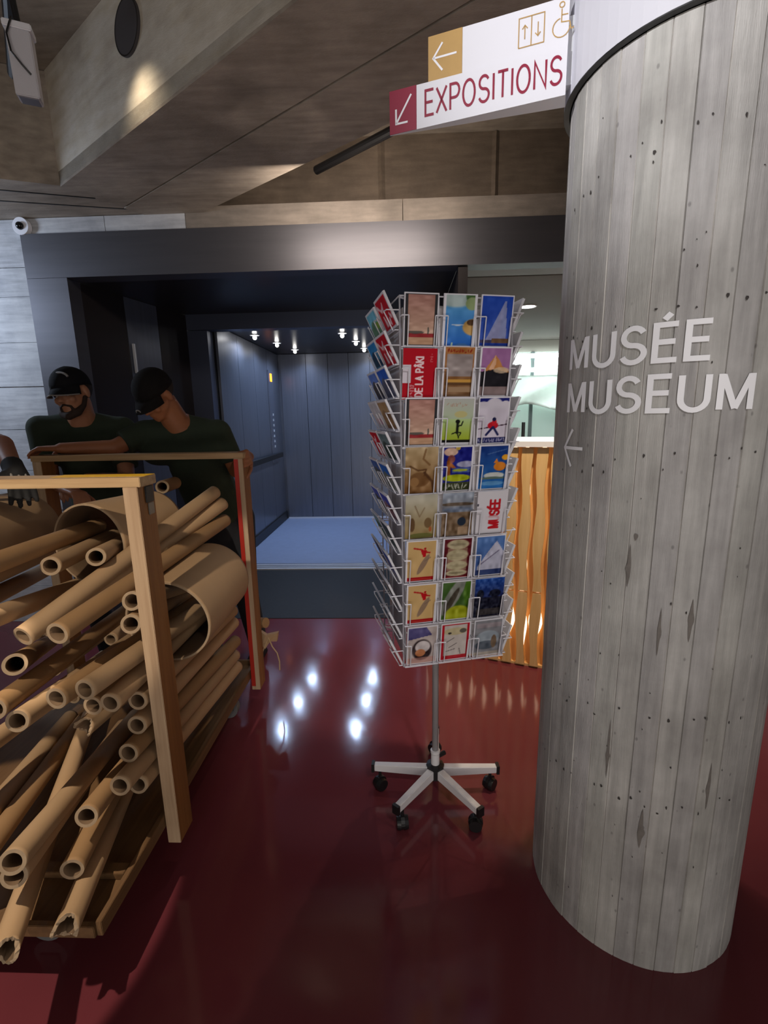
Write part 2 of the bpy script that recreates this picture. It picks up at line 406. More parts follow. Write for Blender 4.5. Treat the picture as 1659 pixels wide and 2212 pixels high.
M_lamp = mat('lamp_lens', (1, 1, 1, 1), .3, emit=(1, .96, .9, 1), estr=18)
for i, (lx, ly) in enumerate([(-1.55, 5.25), (-1.46, 5.82), (-1.38, 6.42), (-.62, 5.27), (-.53, 5.85), (-.48, 6.45)]):
    t = empty('cabin_downlight', (lx, ly, 2.36),
              ('nearest left', 'middle left', 'rearmost left', 'nearest right', 'middle right', 'rearmost right')[i] + ' small round downlight glowing in the lift cabin ceiling', 'lamp', 'downlights in the lift cabin')
    bm = bmesh.new(); lathe(bm, [(.036, -.001), (.042, -.007), (.052, -.007), (.052, -.0005)], seg=20); from_bm('lamp_rim', bm, M_alu, t)
    bm = bmesh.new(); bmesh.ops.create_uvsphere(bm, u_segments=16, v_segments=10, radius=.021); bmesh.ops.translate(bm, verts=bm.verts, vec=(0, 0, -.030)); from_bm('lens', bm, M_lamp, t)
    l = bpy.data.lights.new('cabin_lamp', 'SPOT'); l.energy = 46; l.color = (.54, .70, 1); l.spot_size = 2.7; l.spot_blend = .6; l.shadow_soft_size = .03
    o = bpy.data.objects.new('cabin_lamp', l); COL.objects.link(o); o.location = (lx, ly, 2.345)

# corridor to the right of the recess
struct(boxo('trim_2', .44, 1.34, 3.40, 3.66, 2.452, 2.50, mat('pale_grey_board', srgb(128, 128, 124), .6)))
struct(boxo('ceiling', .44, 4.2, 3.70, 6.95, 2.455, 2.55, M_greyceil))
struct(boxo('wall_right', 4.1, 4.2, 3.4, 6.95, 0, 2.45, M_greyceil))
struct(boxo('wall_left', -4, -3.9, -1.2, 3.29, 0, 3.23, M_conc))
struct(boxo('wall_left', .44, .50, 4.62, 6.9, 0, 2.45, M_greyceil))
for i, (x, y) in enumerate([(1.17, 4.70), (1.9, 4.70), (2.7, 4.7)]):
    t = empty('ceiling_downlight', (x, y, 2.455), ['warm white oval downlight in the grey ceiling beside the rack top', 'ceiling downlight just hidden behind the column', 'ceiling downlight furthest right behind the column'][i], 'lamp', 'downlights in the grey corridor ceiling')
    bm = bmesh.new(); lathe(bm, [(.062, -.001), (.070, -.006), (.080, -.006), (.080, -.0005)], seg=24); from_bm('lamp_rim', bm, M_white, t)
    bm = bmesh.new(); lathe(bm, [(0, -.010), (.06, -.004), (.06, -.001)], seg=24); from_bm('lens', bm, M_lamp, t)
win = bpy.data.objects.new('window_1', None); COL.objects.link(win); win['kind'] = 'structure'
M_mint = mat('mint_lacquer', srgb(226, 230, 228), .25, noise=.18, nscale=2.5)
M_glass = mat('greenish_glass', srgb(226, 236, 232), .08, trans=.85, alpha=1)
boxo('sill_panel', .5, 4.1, 6.78, 6.9, 0, .95, M_mint, win)
boxo('header', .5, 4.1, 6.78, 6.9, 2.30, 2.45, mat('header_grey', srgb(150, 150, 142), .6), win)
for i in range(9):
    boxo('mullion', .5 + i * .42, .54 + i * .42, 6.76, 6.82, .95, 2.30, mat('mullion_grey', srgb(90, 104, 104), .4, .5) if i == 0 else bpy.data.materials['mullion_grey'], win)
for i in range(8):
    boxo('pane', .54 + i * .42, .92 + i * .42, 6.785, 6.795, .95, 2.30, M_glass, win)
boxo('inner_wall', .5, 4.1, 6.93, 6.97, 0, 2.45, mat('bright_back_wall', srgb(228, 240, 236), .6), win)
area('window_room_light', (2.2, 6.86, 2.2), (2.2, 6.93, 1.4), 50, (.9, 1, .97), 3.2, .05)
M_tube = mat('light_tube', (1, 1, 1, 1), .3, emit=(.93, 1, .98, 1), estr=5)
for i, (z, y) in enumerate(((2.24, 6.70), (2.06, 6.72))):
    t = empty('light_tube', (2.2, y, z), ('upper' if i == 0 else 'lower') + ' long white light tube shining across the far window', 'lamp')
    bm = bmesh.new(); tube(bm, (-1.65, 0, 0), (1.6, 0, 0), .028, seg=12); from_bm('tube', bm, M_tube, t)
    for s in (-1.68, 1.6): boxo('end_cap', s, s + .04, -.03, .03, -.03, .03, M_white, t)
# a draped pale sheet below the tubes
bm = bmesh.new(); gx, gz = 40, 10; vs = []
for j in range(gz + 1):
    for i in range(gx + 1):
        xx = .55 + i * .08; zz = 1.98 - j * .042
        vs.append(bm.verts.new((xx, 6.62 + .05 * math.sin(i * .9 + j * .7) + .03 * math.sin(i * .31), zz + .05 * math.sin(i * .55) * j / gz)))
for j in range(gz):
    for i in range(gx):
        k = j * (gx + 1) + i; bm.faces.new((vs[k], vs[k + 1], vs[k + gx + 2], vs[k + gx + 1]))
bmesh.ops.solidify(bm, geom=bm.faces[:], thickness=.006)
from_bm('draped_sheet', bm, mat('pale_fabric', srgb(228, 238, 234), .6), win, smooth=True)
for i, x in enumerate((1.02, 1.30, 1.52)):
    bm = bmesh.new(); tube(bm, (0, 0, 0), (0, 0, 1.38), .028 - i * .003, seg=12)
    p_ = empty('barrier_post', (x, 6.1, 0), ['left', 'middle', 'right'][i] + ' dark slim post standing before the far window', 'post', 'slim dark posts behind the counter')
    from_bm('pole', bm, M_black, p_)
    bm = bmesh.new(); lathe(bm, [(.085, 0), (.085, .012), (.03, .03)], seg=20); from_bm('foot', bm, M_black, p_)

# ================================================================== COLUMN with lettering
cx, cy, CR = .72, 1.33, .29
nb = 36
bm = bmesh.new(); tl = bm.loops.layers.float_color.new('tint')
zsl = [0, .13, .3, .42, .6, .78, .9, 1.05, 1.2, 1.32, 1.5, 1.66, 1.8, 1.95, 2.1, 2.25, 2.4, 2.785]
rr = [CR + rng.uniform(-.0011, .0011) for _ in range(nb)]
for i in range(nb):
    a0 = 2 * PI * i / nb; a1 = 2 * PI * (i + 1) / nb; g_ = .0016 / CR
    an = [a0 + g_, a0 + g_ + (a1 - a0 - 2 * g_) / 2, a1 - g_]
    cols_ = []
    for a in an: cols_.append([bm.verts.new((rr[i] * math.cos(a), rr[i] * math.sin(a), z)) for z in zsl])
    ar = (a1 + 0)
    gl = [bm.verts.new(((CR - .0022) * math.cos(ar), (CR - .0022) * math.sin(ar), z)) for z in zsl]
    nx = [bm.verts.new((rr[(i + 1) % nb] * math.cos(a1 + g_), rr[(i + 1) % nb] * math.sin(a1 + g_), z)) for z in zsl]
    t = rng.uniform(.74, 1.0); tint = (t, t * rng.uniform(.98, 1.0), t * rng.uniform(.95, 1.0), 1)
    depth = rng.choice([.62, .85, .97], p=[.25, .35, .4])
    dk = depth
    for A, B_, tt in ((cols_[0], cols_[1], tint), (cols_[1], cols_[2], tint), (cols_[2], gl, None), (gl, nx, None)):
        for k in range(len(zsl) - 1):
            f = bm.faces.new((A[k], B_[k], B_[k + 1], A[k + 1]))
            if tt is None and A is cols_[2]: dk = min(1.0, depth + rng.uniform(0, .45) * (rng.random() < .7))
            for l in f.loops: l[tl] = tt or (dk, dk * .98, dk * .95, 1)
me = bpy.data.meshes.new('concrete_column'); bm.to_mesh(me); bm.free()
column = link('concrete_column', me, M_col); column.location = (cx, cy, 0)
tag(column, 'thick round board-marked concrete column with white lettering at the right', 'column')
bm = bmesh.new(); lathe(bm, [(CR - .006, 0), (CR - .006, 2.785)], seg=48); from_bm('core', bm, M_conc, column)
# cast marks: dark stains of resin and nail holes in the board faces
M_stain = mat('dark_cast_stain', srgb(122, 116, 111), .85, noise=.3, nscale=40)
M_hole = mat('nail_hole', srgb(62, 58, 56), .9)
def cyl(a, z, r): return (r * math.cos(a), r * math.sin(a), z)
bm = bmesh.new()
def blob(bm, ad, z, wa, hz, r=CR + .0018, n=20, tail=0):
    a0 = math.radians(ad); vs = []
    for i in range(n):
        t = 2 * PI * i / n; k = 1 + .18 * math.sin(3 * t + ad)
        zz = math.sin(t) * hz * k; zz = zz + tail * (max(0, math.sin(t)) ** 8 - .7 * max(0, -math.sin(t)) ** 8)
        ww = math.cos(t) * wa * k * (1 - .0 * abs(math.sin(t)))
        vs.append(bm.verts.new(cyl(a0 + ww / CR, z + zz, r)))
    bm.faces.new(vs)
for ad, z, wa, hz, tl_ in [(231, 1.13, .006, .012, .05), (233, 1.21, .004, .008, 0), (247, .43, .008, .018, .05), (229, .62, .005, .012, .09),
                          (246, .98, .004, .02, .05), (258, 1.02, .006, .02, .04), (275, .58, .005, .025, .05)]:
    blob(bm, ad, z, wa, hz, tail=tl_)
from_bm('cast_stain', bm, M_stain, column)['kind'] = 'stuff'
bm = bmesh.new()
for z in (2.03, 1.70, 1.38, .74, .50):
    for ad in range(186, 290, 6):
        if rng.random() < .75: blob(bm, ad + rng.uniform(-2, 2), z + rng.uniform(-.02, .02) + (ad - 230) * .0006, rng.uniform(.0014, .0032), rng.uniform(.002, .005), r=CR + .0019, n=8)
for k in range(50): blob(bm, rng.uniform(185, 290), rng.uniform(.1, 2.2), rng.uniform(.0009, .002), rng.uniform(.001, .004), r=CR + .0019, n=6)
from_bm('nail_hole', bm, M_hole, column)['kind'] = 'stuff'
M_text = mat('white_wall_paint', srgb(248, 248, 252), .5)
def wrap(a_deg, z0, h, sx):
    return lambda x, y: cyl(math.radians(a_deg) + x * h * sx / CR, z0 + y * h, CR + .0026)
for s, z0, a1, wtot in (('MUS\u00c9E', 1.604, 189.4, 64.3), ('MUSEUM', 1.498, 189.3, 82.2)):
    st, wd = text_strokes(s, .17); h = .0725
    sx = math.radians(wtot) * CR / (wd * h)
    bm = bmesh.new(); lettering(bm, st, .155, wrap(a1, z0, h, sx), cell=.12)
    tag(from_bm('lettering', bm, M_text, column), 'white painted word ' + s)
bm = bmesh.new(); h = .095
lettering(bm, [[(0, .5), (.80, .5)], [(.36, 1.0), (0, .5), (.36, 0)]], .085, wrap(189, 1.360, h, .95), cell=.1)
tag(from_bm('arrow', bm, M_text, column), 'white painted arrow pointing left')

# white ring band and direction sign
bm = bmesh.new(); lathe(bm, [(.2945, 0), (.307, 0), (.307, .40), (.2945, .40), (.2945, 0)], c=(cx, cy, 2.245), seg=72)
ring = tag(from_bm('sign_ring', bm, mat('ring_white', srgb(205, 205, 214), .45), smooth=False), 'wide white metal ring band around the top of the column', 'sign band')
bm = bmesh.new(); lathe(bm, [(.2935, 0), (.3075, 0), (.3075, .0025), (.2935, .0025), (.2935, 0)], c=(cx, cy, 2.242), seg=72)
from_bm('shadow_strip', bm, M_black, ring)  # black strip drawing the shadow line under the ring
SL = Vector((-.023, 1.452, 2.236)); SR = Vector((.396, 1.316, 2.236)); SU = (SR - SL).normalized(); SN = Vector((SU.y, -SU.x, 0))  # SN towards viewer
SLEN = (SR - SL).length
sign = empty('direction_sign', SL, 'white two-tier direction sign reading EXPOSITIONS fixed to the column ring', 'sign')
def sp(u, z, off=.0): return SU * u + SN * (off if off > -.03 else off * (.08 + .92 * u / SLEN)) + Vector((0, 0, z))
def sbox(name, u0, u1, z0, z1, d0, d1, m, par=sign):
    bm = bmesh.new()
    vs = [bm.verts.new(sp(u, z, d)) for z in (z0, z1) for u, d in ((u0, d0), (u1, d0), (u1, d1), (u0, d1))]
    for f in ((0, 3, 2, 1), (4, 5, 6, 7), (0, 1, 5, 4), (1, 2, 6, 5), (2, 3, 7, 6), (3, 0, 4, 7)): bm.faces.new([vs[i] for i in f])
    return from_bm(name, bm, m, par)
M_sign = mat('sign_white', srgb(222, 222, 230), .5)
M_gold = mat('gold_panel', srgb(186, 150, 92), .4, noise=.08, nscale=30)
M_wine = mat('wine_red_print', srgb(138, 14, 52), .45)
lo = sbox('lower_panel', 0, SLEN, 0, .1005, -.05, 0, M_sign)
up = sbox('upper_panel', .105, SLEN, .1015, .200, -.05, -.004, M_sign)
sbox('wine_red_square', .0, .074, .0, .1005, 0, .0012, M_wine, lo)
sbox('gold_square', .105, .192, .1015, .200, -.004, -.0028, M_gold, up)
bm = bmesh.new(); st, wd = text_strokes('EXPOSITIONS', .16); h = .056; sx = .335 / (wd * h)
lettering(bm, st, .115, lambda x, y: sp(.096 + x * h * sx, .026 + y * h, .0008))
tag(from_bm('lettering', bm, M_wine, lo), 'dark red word EXPOSITIONS')
bm = bmesh.new(); lettering(bm, [[(.018, .018 + .004), (.060, .083)], [(.018, .056), (.018, .022), (.050, .022)]], .0048, lambda x, y: sp(x, y, .0016))
from_bm('arrow', bm, M_white, lo)
bm = bmesh.new(); lettering(bm, [[(.118, .150), (.178, .150)], [(.142, .180), (.118, .150), (.142, .120)]], .0046, lambda x, y: sp(x, y, -.0022))
from_bm('arrow', bm, M_white, up)
bm = bmesh.new()
ic = [[(.328, .122), (.328, .182), (.386, .182), (.386, .122), (.328, .122)], [(.357, .122), (.357, .182)],
      [(.342, .138), (.342, .166)], [(.336, .159), (.342, .166), (.348, .159)], [(.372, .166), (.372, .138)], [(.366, .145), (.372, .138), (.378, .145)],
      arc(.424, .186, .0055, .0055, 0, 360, 12), [(.424, .178), (.424, .152), (.442, .150), (.446, .134), (.452, .136)], [(.424, .166), (.438, .165)],
      arc(.424, .141, .019, .019, 100, 360, 14)]
lettering(bm, ic, .0022, lambda x, y: sp(x, y, -.0030))
tag(from_bm('pictogram', bm, M_gold, up), 'gold outlined lift and wheelchair pictograms')
sbox('bracket', SLEN - .004, SLEN + .035, .03, .17, -.04, -.02, M_alu)

# ================================================================== ceiling track, spotlight box, camera
trk = empty('ceiling_track', (-.04, 2.935, 3.0), 'black track bar hanging under the dark ceiling left of the sign', 'track')
bm = bmesh.new(); tube(bm, (-.475, .366, 0), (1.1, -.9, 0), .024, seg=12); from_bm('bar', bm, M_black, trk)
for t in (.35, .75):
    bm = bmesh.new(); p = Vector((-.475, .366, 0)).lerp(Vector((1.1, -.9, 0)), t); tube(bm, p, p + Vector((0, 0, .345)), .012); from_bm('hanger', bm, M_black, trk)
tr2 = empty('ceiling_track', (-1.34, 1.92, 3.0), 'black track arm at the top left corner holding the white spotlight', 'track')
bm = bmesh.new(); tube(bm, (-.35, .45, 0), (.35, -.45, 0), .022, seg=10); from_bm('bar', bm, M_black, tr2)
bm = bmesh.new(); tube(bm, (0, 0, 0), (0, 0, .345), .014); from_bm('hanger', bm, M_black, tr2)
sl = empty('track_spotlight', (-1.31, 1.90, 2.74), 'white box-shaped track spotlight with a black cable at the top left', 'spotlight')
sl.rotation_euler = (.12, .0, .45)
o = boxo('housing', -.036, .036, -.036, .036, -.115, .075, mat('offwhite_housing', srgb(200, 198, 204), .5), sl, bevel=.003)
boxo('collar', -.042, .042, -.04, .04, .075, .095, M_white, sl, bevel=.003)
bm = bmesh.new(); tube(bm, (0, 0, .095), (-.01, .0, .25), .01); from_bm('stem', bm, M_black, sl)
bm = bmesh.new(); path_tube(bm, [(-.01, -.045, .10), (-.03, -.05, .05), (-.025, -.052, .0), (.0, -.045, -.03), (.02, -.038, -.05)], .003, 6); from_bm('cable', bm, M_black, sl)
boxo('lens', -.028, .028, -.028, .028, -.118, -.115, mat('lens_grey', srgb(120, 120, 130), .2), sl)
dc = empty('security_camera', (-2.435, 3.295, 2.735), 'small round white dome camera with black lens above the left frame corner', 'security camera')
bm = bmesh.new(); tube(bm, (0, 0, 0), (0, -.03, 0), .055, .052, 28); from_bm('base', bm, M_white, dc)
bm = bmesh.new(); bmesh.ops.create_uvsphere(bm, u_segments=20, v_segments=12, radius=.024); bmesh.ops.translate(bm, verts=bm.verts, vec=(0, -.032, 0)); from_bm('lens', bm, mat('black_glass', srgb(14, 14, 16), .1), dc, smooth=True)

# ================================================================== slatted counter
M_slat = wood('warm_larch_slat', srgb(238, 200, 142), srgb(222, 180, 118), 2)
M_slat2 = wood('larch_inner_slat', srgb(224, 180, 118), srgb(206, 158, 98), 2)
ctr = empty('slatted_counter', (.541, 2.705, 0), 'curved counter front of wavy warm wooden slats with a white top behind the column', 'counter')
cd = Vector((.937, -.349, 0)); cn = Vector((.349, .937, 0))   # along, backwards
def cpnt(u, v, z): return cd * u + cn * v + Vector((0, 0, z))
def slat(name, u, w0, v0, v1, z0, z1, amp, ph, m, lens=0):
    bm = bmesh.new(); n = 16 if not lens else 40; L = []
    for i in range(n + 1):
        z = z0 + (z1 - z0) * i / n
        s = amp * math.sin((z / .44) * 2 * PI + ph); ww = w0 * (1 + .22 * math.cos((z / .44) * 2 * PI + ph)) * (1 - (lens * math.exp(-((z - .27) / .085) ** 2) if lens else 0))
        L.append([bm.verts.new(cpnt(u + s + a * ww / 2, v, z)) for a, v in ((-1, v0), (1, v0), (1, v1), (-1, v1))])
    for a, b_ in zip(L[:-1], L[1:]):
        for k in range(4): bm.faces.new((a[k], a[(k + 1) % 4], b_[(k + 1) % 4], b_[k]))
    bm.faces.new(L[0][::-1]); bm.faces.new(L[-1])
    return from_bm(name, bm, m, ctr)
for i in range(-5, 12):
    u = i * .079
    slat('slat', u, .050, 0, .025, .482, 1.31, .004, i * .3, M_slat)
    slat('slat', u, .050, 0, .025, .015, .472, .004, i * .3 + .6, M_slat)
    slat('inner_slat', u + .0395, .058, .045, .06, .01, 1.31, .006, i * PI, M_slat2, .9)
bm = bmesh.new()
vs = [bm.verts.new(cpnt(u, v, z)) for z in (1.315, 1.345) for u, v in ((-.5, -.02), (.95, -.02), (.95, .5), (-.5, .5))]
for f in ((0, 3, 2, 1), (4, 5, 6, 7), (0, 1, 5, 4), (1, 2, 6, 5), (2, 3, 7, 6), (3, 0, 4, 7)): bm.faces.new([vs[i] for i in f])
from_bm('counter_top', bm, M_white, ctr)
bm = bmesh.new()
vs = [bm.verts.new(cpnt(u, v, z)) for z in (.0, .014) for u, v in ((-.46, .02), (.95, .02), (.95, .45), (-.46, .45))]
for f in ((0, 3, 2, 1), (4, 5, 6, 7), (0, 1, 5, 4), (1, 2, 6, 5), (2, 3, 7, 6), (3, 0, 4, 7)): bm.faces.new([vs[i] for i in f])
from_bm('plinth', bm, M_slat, ctr)
bm = bmesh.new()
vs = [bm.verts.new(cpnt(u, v, z)) for z in (.02, 1.31) for u, v in ((-.46, .12), (.94, .12), (.94, .14), (-.46, .14))]
for f in ((0, 3, 2, 1), (4, 5, 6, 7), (0, 1, 5, 4), (1, 2, 6, 5), (2, 3, 7, 6), (3, 0, 4, 7)): bm.faces.new([vs[i] for i in f])
from_bm('backlit_panel', bm, mat('backlit_acrylic', srgb(240, 225, 200), .5, emit=(1, .86, .66, 1), estr=1.6), ctr)

# ================================================================== POSTCARD RACK
RK = Vector((.118, 1.668, 0))
rack = empty('postcard_rack', RK, 'tall white wire revolving postcard rack on a five-legged castor base', 'postcard rack')
M_wire = mat('white_coated_wire', srgb(226, 224, 232), .35, .1)
M_leg = mat('silver_grey_leg', srgb(226, 224, 226), .4, .1)
M_pole = mat('grey_steel_pole', srgb(176, 174, 176), .35, .2)
bm = bmesh.new(); lathe(bm, [(.0125, .13), (.0125, 1.80)], seg=16); from_bm('pole', bm, M_pole, rack, smooth=True)
bm = bmesh.new(); lathe(bm, [(.017, .115), (.017, .175), (.019, .18), (.019, .19), (.013, .192)], seg=20); from_bm('sleeve', bm, M_leg, rack)
bm = bmesh.new(); lathe(bm, [(.03, .07), (.036, .075), (.036, .125), (.02, .13)], seg=10); hub = from_bm('hub', bm, M_black, rack)
bm = bmesh.new(); tube(bm, (.015, .012, .155), (.04, .03, .155), .009, seg=10); from_bm('clamp_knob', bm, M_black, rack)
def leg(ang):
    d = Vector((math.cos(ang), math.sin(ang), 0)); s = Vector((-d.y, d.x, 0)); L = .245
    bm = bmesh.new()
    def P(a, b_, z): return bm.verts.new(d * a + s * b_ + Vector((0, 0, z)))
    v = [P(.03, -.014, .078), P(L, -.012, .084), P(L, .012, .084), P(.03, .014, .078), P(.03, -.014, .118), P(L, -.012, .112), P(L, .012, .112), P(.03, .014, .118)]
    for f in ((0, 3, 2, 1), (4, 5, 6, 7), (0, 1, 5, 4), (1, 2, 6, 5), (2, 3, 7, 6), (3, 0, 4, 7)): bm.faces.new([v[i] for i in f])
    lg = from_bm('leg', bm, M_leg, rack, bevel=.002)
    bm = bmesh.new(); v = [P_ for P_ in ()]
    c = d * (L + .006)
    pts = []
    for z in (.08, .116):
        for a, b_ in ((L, -.014), (L + .012, -.014), (L + .012, .014), (L, .014)): pts.append(bm.verts.new(d * a + s * b_ + Vector((0, 0, z))))
    for f in ((0, 3, 2, 1), (4, 5, 6, 7), (0, 1, 5, 4), (1, 2, 6, 5), (2, 3, 7, 6), (3, 0, 4, 7)): bm.faces.new([pts[i] for i in f])
    from_bm('end_cap', bm, M_black, lg)
    bm = bmesh.new(); c = d * (L - .022) + s * .006
    q = (d * .7 + s * .7).normalized(); r_ = Vector((-q.y, q.x, 0))
    for sg in (-1, 1): tube(bm, c + r_ * sg * .007 + Vector((0, 0, .026)), c + r_ * sg * .021 + Vector((0, 0, .026)), .026, .023, 20)
    tube(bm, c + Vector((0, 0, .03)), c + Vector((0, 0, .085)), .006, seg=8)
    tube(bm, c - r_ * .007 + Vector((0, 0, .032)), c + r_ * .007 + Vector((0, 0, .032)), .027, seg=16)
    from_bm('caster', bm, M_black, lg)
for a in (176, 3, 232, 306, 85): leg(math.radians(a))

A0 = Vector((-.003, 1.487, 0)) - RK
ug = Vector((math.cos(math.radians(14)), math.sin(math.radians(14)), 0)); vg = Vector((-ug.y, ug.x, 0))
ZB, ZT = .655, 1.842
WF, WS = .360, .315
M_cards_side = mat('white_card_stack', srgb(214, 212, 218), .6)
def panel(origin, u, width, ncol, nrow, tiltdeg, ch, name='wire_panel'):
    n = Vector((u.y, -u.x, 0))
    bm = bmesh.new()
    for x in [width * i / ncol for i in range(ncol + 1)]:
        tube(bm, origin + u * x + Vector((0, 0, ZB)), origin + u * x + Vector((0, 0, ZT)), .0028, seg=6)
    for j in range(nrow + 1):
        z = ZB + (ZT - ZB) * j / nrow
        tube(bm, origin + Vector((0, 0, z)), origin + u * width + Vector((0, 0, z)), .0022, seg=6)
    o = from_bm(name, bm, M_wire, rack)
    # one pocket: two vertical hooks, floor wire; shared mesh
    pw = width / ncol; ph = (ZT - ZB) / nrow
    bm = bmesh.new(); k = math.sin(math.radians(tiltdeg)) * ch * .62; r = .0019
    def W(x, y, z): return u * x + n * y + Vector((0, 0, z))
    for x0, x1 in ((.0, pw * .16), (pw, pw * .84)):
        zt = .6 * ph; f = .012 + k
        path_tube(bm, [W(x0, .0, zt), W(x0, f, zt), W(x1, f + .003, zt), W(x1, .014, .004)], r, 6)
    path_tube(bm, [W(pw * .02, .003, .004), W(pw * .02, .014, .004), W(pw * .98, .014, .004), W(pw * .98, .003, .004)], r, 6)
    me = None
    for i in range(ncol):
        for j in range(nrow):
            if me is None:
                p = from_bm('pocket', bm, M_wire, o); me = p.data
            else:
                p = bpy.data.objects.new('pocket', me); COL.objects.link(p); p.parent = o
            p.location = origin + u * (pw * i) + Vector((0, 0, ZB + ph * j))
    return o
cB = A0 + ug * WF; cC = A0 + vg * WS; cD = cB + vg * WS
panel(A0, ug, WF, 3, 8, 11, .148)
panel(cC, -vg, WS, 2, 12, 25, .105)
panel(cB, vg, WS, 2, 12, 22, .105)
panel(cD, -ug, WF, 3, 8, 11, .148)
bm = bmesh.new()
for z in (ZT - .004, ZB + .004, (ZB + ZT) / 2):
    for q in (A0, cB, cC, cD): tube(bm, Vector((0, 0, z)), q + Vector((0, 0, z)), .003, seg=6)
from_bm('spokes', bm, M_wire, rack)
bm = bmesh.new(); lathe(bm, [(.0135, ZT - .03), (.03, ZT - .03), (.03, ZT), (.0, ZT + .002)], seg=20); from_bm('top_boss', bm, M_leg, rack)
# thin brushed backing strips at the corners
M_back = mat('grey_mesh_backing', srgb(226, 220, 222), .5, 0, noise=.2, nscale=60, stretch=(1, 1, .1))
def strip(p, q, name='corner_strip'):
    bm = bmesh.new(); d = (q - p).normalized(); n = Vector((-d.y, d.x, 0)) * .0012
    prism(bm, [(p + n).xy, (q + n).xy, (q - n).xy, (p - n).xy], ZB + .01, ZT - .03); return from_bm(name, bm, M_back, rack)
ins = (ug + vg) * .006
strip(A0 + ug * .012 + vg * .012, A0 + ug * .022 + vg * (WS * .96)); strip(cB - ug * .012 + vg * .012, cB - ug * .012 + vg * (WS * .96))
strip(A0 + ug * .02 + vg * .012, cB - ug * .02 + vg * .012)

# ------------------------------------------------------------------ painted postcards (flat print held in vertex colours)
class Pic:
    def __init__(s, nx, ny, base):
        s.nx, s.ny = nx, ny
        s.X, s.Y = np.meshgrid(np.linspace(0, 1, nx + 1), np.linspace(0, 1, ny + 1))
        s.c = np.empty(s.X.shape + (3,)); s.c[:] = base
    def put(s, m, col, a=1.0):
        m = np.clip(m, 0, 1)[..., None] * a; s.c = s.c * (1 - m) + np.array(col) * m; return s
    def rect(s, x0, y0, x1, y1, col, a=1.0): return s.put(((s.X >= x0) & (s.X <= x1) & (s.Y >= y0) & (s.Y <= y1)).astype(float), col, a)
    def ell(s, x, y, rx, ry, col, a=1.0, rot=0, soft=.15):
        c_, s_ = math.cos(rot), math.sin(rot); dx, dy = s.X - x, (s.Y - y)
        d = np.sqrt(((dx * c_ + dy * s_) / rx) ** 2 + ((-dx * s_ + dy * c_) / ry) ** 2); return s.put((1 - d) / soft + .5, col, a)
    def poly(s, pts, col, a=1.0):
        ins = np.zeros(s.X.shape, bool); n = len(pts)
        for i in range(n):
            x0, y0 = pts[i]; x1, y1 = pts[(i + 1) % n]
            if y0 == y1: continue
            ins ^= ((s.Y >= min(y0, y1)) & (s.Y < max(y0, y1)) & (s.X < x0 + (s.Y - y0) * (x1 - x0) / (y1 - y0)))
        return s.put(ins.astype(float), col, a)
    def line(s, pts, w_, col, a=1.0, asp=1.4):
        m = np.zeros(s.X.shape)
        for (x0, y0), (x1, y1) in zip(pts[:-1], pts[1:]):
            dx, dy = x1 - x0, (y1 - y0) * asp; L = dx * dx + dy * dy + 1e-9
            t = np.clip(((s.X - x0) * dx + (s.Y - y0) * asp * dy) / L, 0, 1)
            d = np.hypot(s.X - x0 - t * dx, (s.Y - y0) * asp - t * dy); m = np.maximum(m, np.clip((w_ - d) / (w_ * .5) + .5, 0, 1))
        return s.put(m, col, a)
    def grad(s, y0, y1, c0, c1):
        t = np.clip((s.Y - y0) / (y1 - y0), 0, 1)[..., None]; m = ((s.Y >= y0) & (s.Y <= y1))[..., None]
        s.c = np.where(m, np.array(c0) * (1 - t) + np.array(c1) * t, s.c); return s
    def noise(s, fx, fy, amp, seed=0, m=None):
        r = np.random.default_rng(seed); g = r.normal(size=(int(fy) + 2, int(fx) + 2, 1))
        x = s.X * fx; y = s.Y * fy; i = x.astype(int); j = y.astype(int); u = (x - i)[..., None]; v = (y - j)[..., None]
        u = u * u * (3 - 2 * u); v = v * v * (3 - 2 * v)
        i = np.minimum(i, int(fx)); j = np.minimum(j, int(fy))
        n = g[j, i] * (1 - u) * (1 - v) + g[j, i + 1] * u * (1 - v) + g[j + 1, i] * (1 - u) * v + g[j + 1, i + 1] * u * v
        k = amp * n
        if m is not None: k = k * m[..., None]
        s.c = s.c + k; return s
    def text(s, t, x, y, h, col, th=.12, vert=False, a=1.0, asp=1.4, wd_=None):
        st, wd = text_strokes(t)
        for pl in st:
            if vert: p = [(x - b_ * h, y + a_ * h / asp * (wd_ or 1)) for a_, b_ in pl]
            else: p = [(x + a_ * h * (wd_ or 1), y + b_ * h / asp) for a_, b_ in pl]
            s.line(p, th * h / 2 * 1.2, col, a, asp)
        return s
    def scribble(s, x0, y0, w_, h, col, n=8, th=.012, a=.8, vert=False, seed=5):
        r = random.Random(seed)
        for i in range(n):
            t = i / n; q = []
            for k in range(4): q.append((t + r.uniform(0, .8) / n, r.random()))
            pts = [((x0 + b_ * h), y0 + a_ * w_) if vert else (x0 + a_ * w_, y0 + b_ * h) for a_, b_ in q]
            s.line(pts, th, col, a)
        return s
    def border(s, w_, col, wy=None):
        wy = wy or w_ / 1.4
        return s.put(((s.X < w_) | (s.X > 1 - w_) | (s.Y < wy) | (s.Y > 1 - wy)).astype(float), col)
W_ = (226, 224, 232)
def sepia_scene(p, seed):
    p.grad(0, 1, (130, 92, 48), (205, 180, 140)); p.noise(8, 8, 16, seed); return p
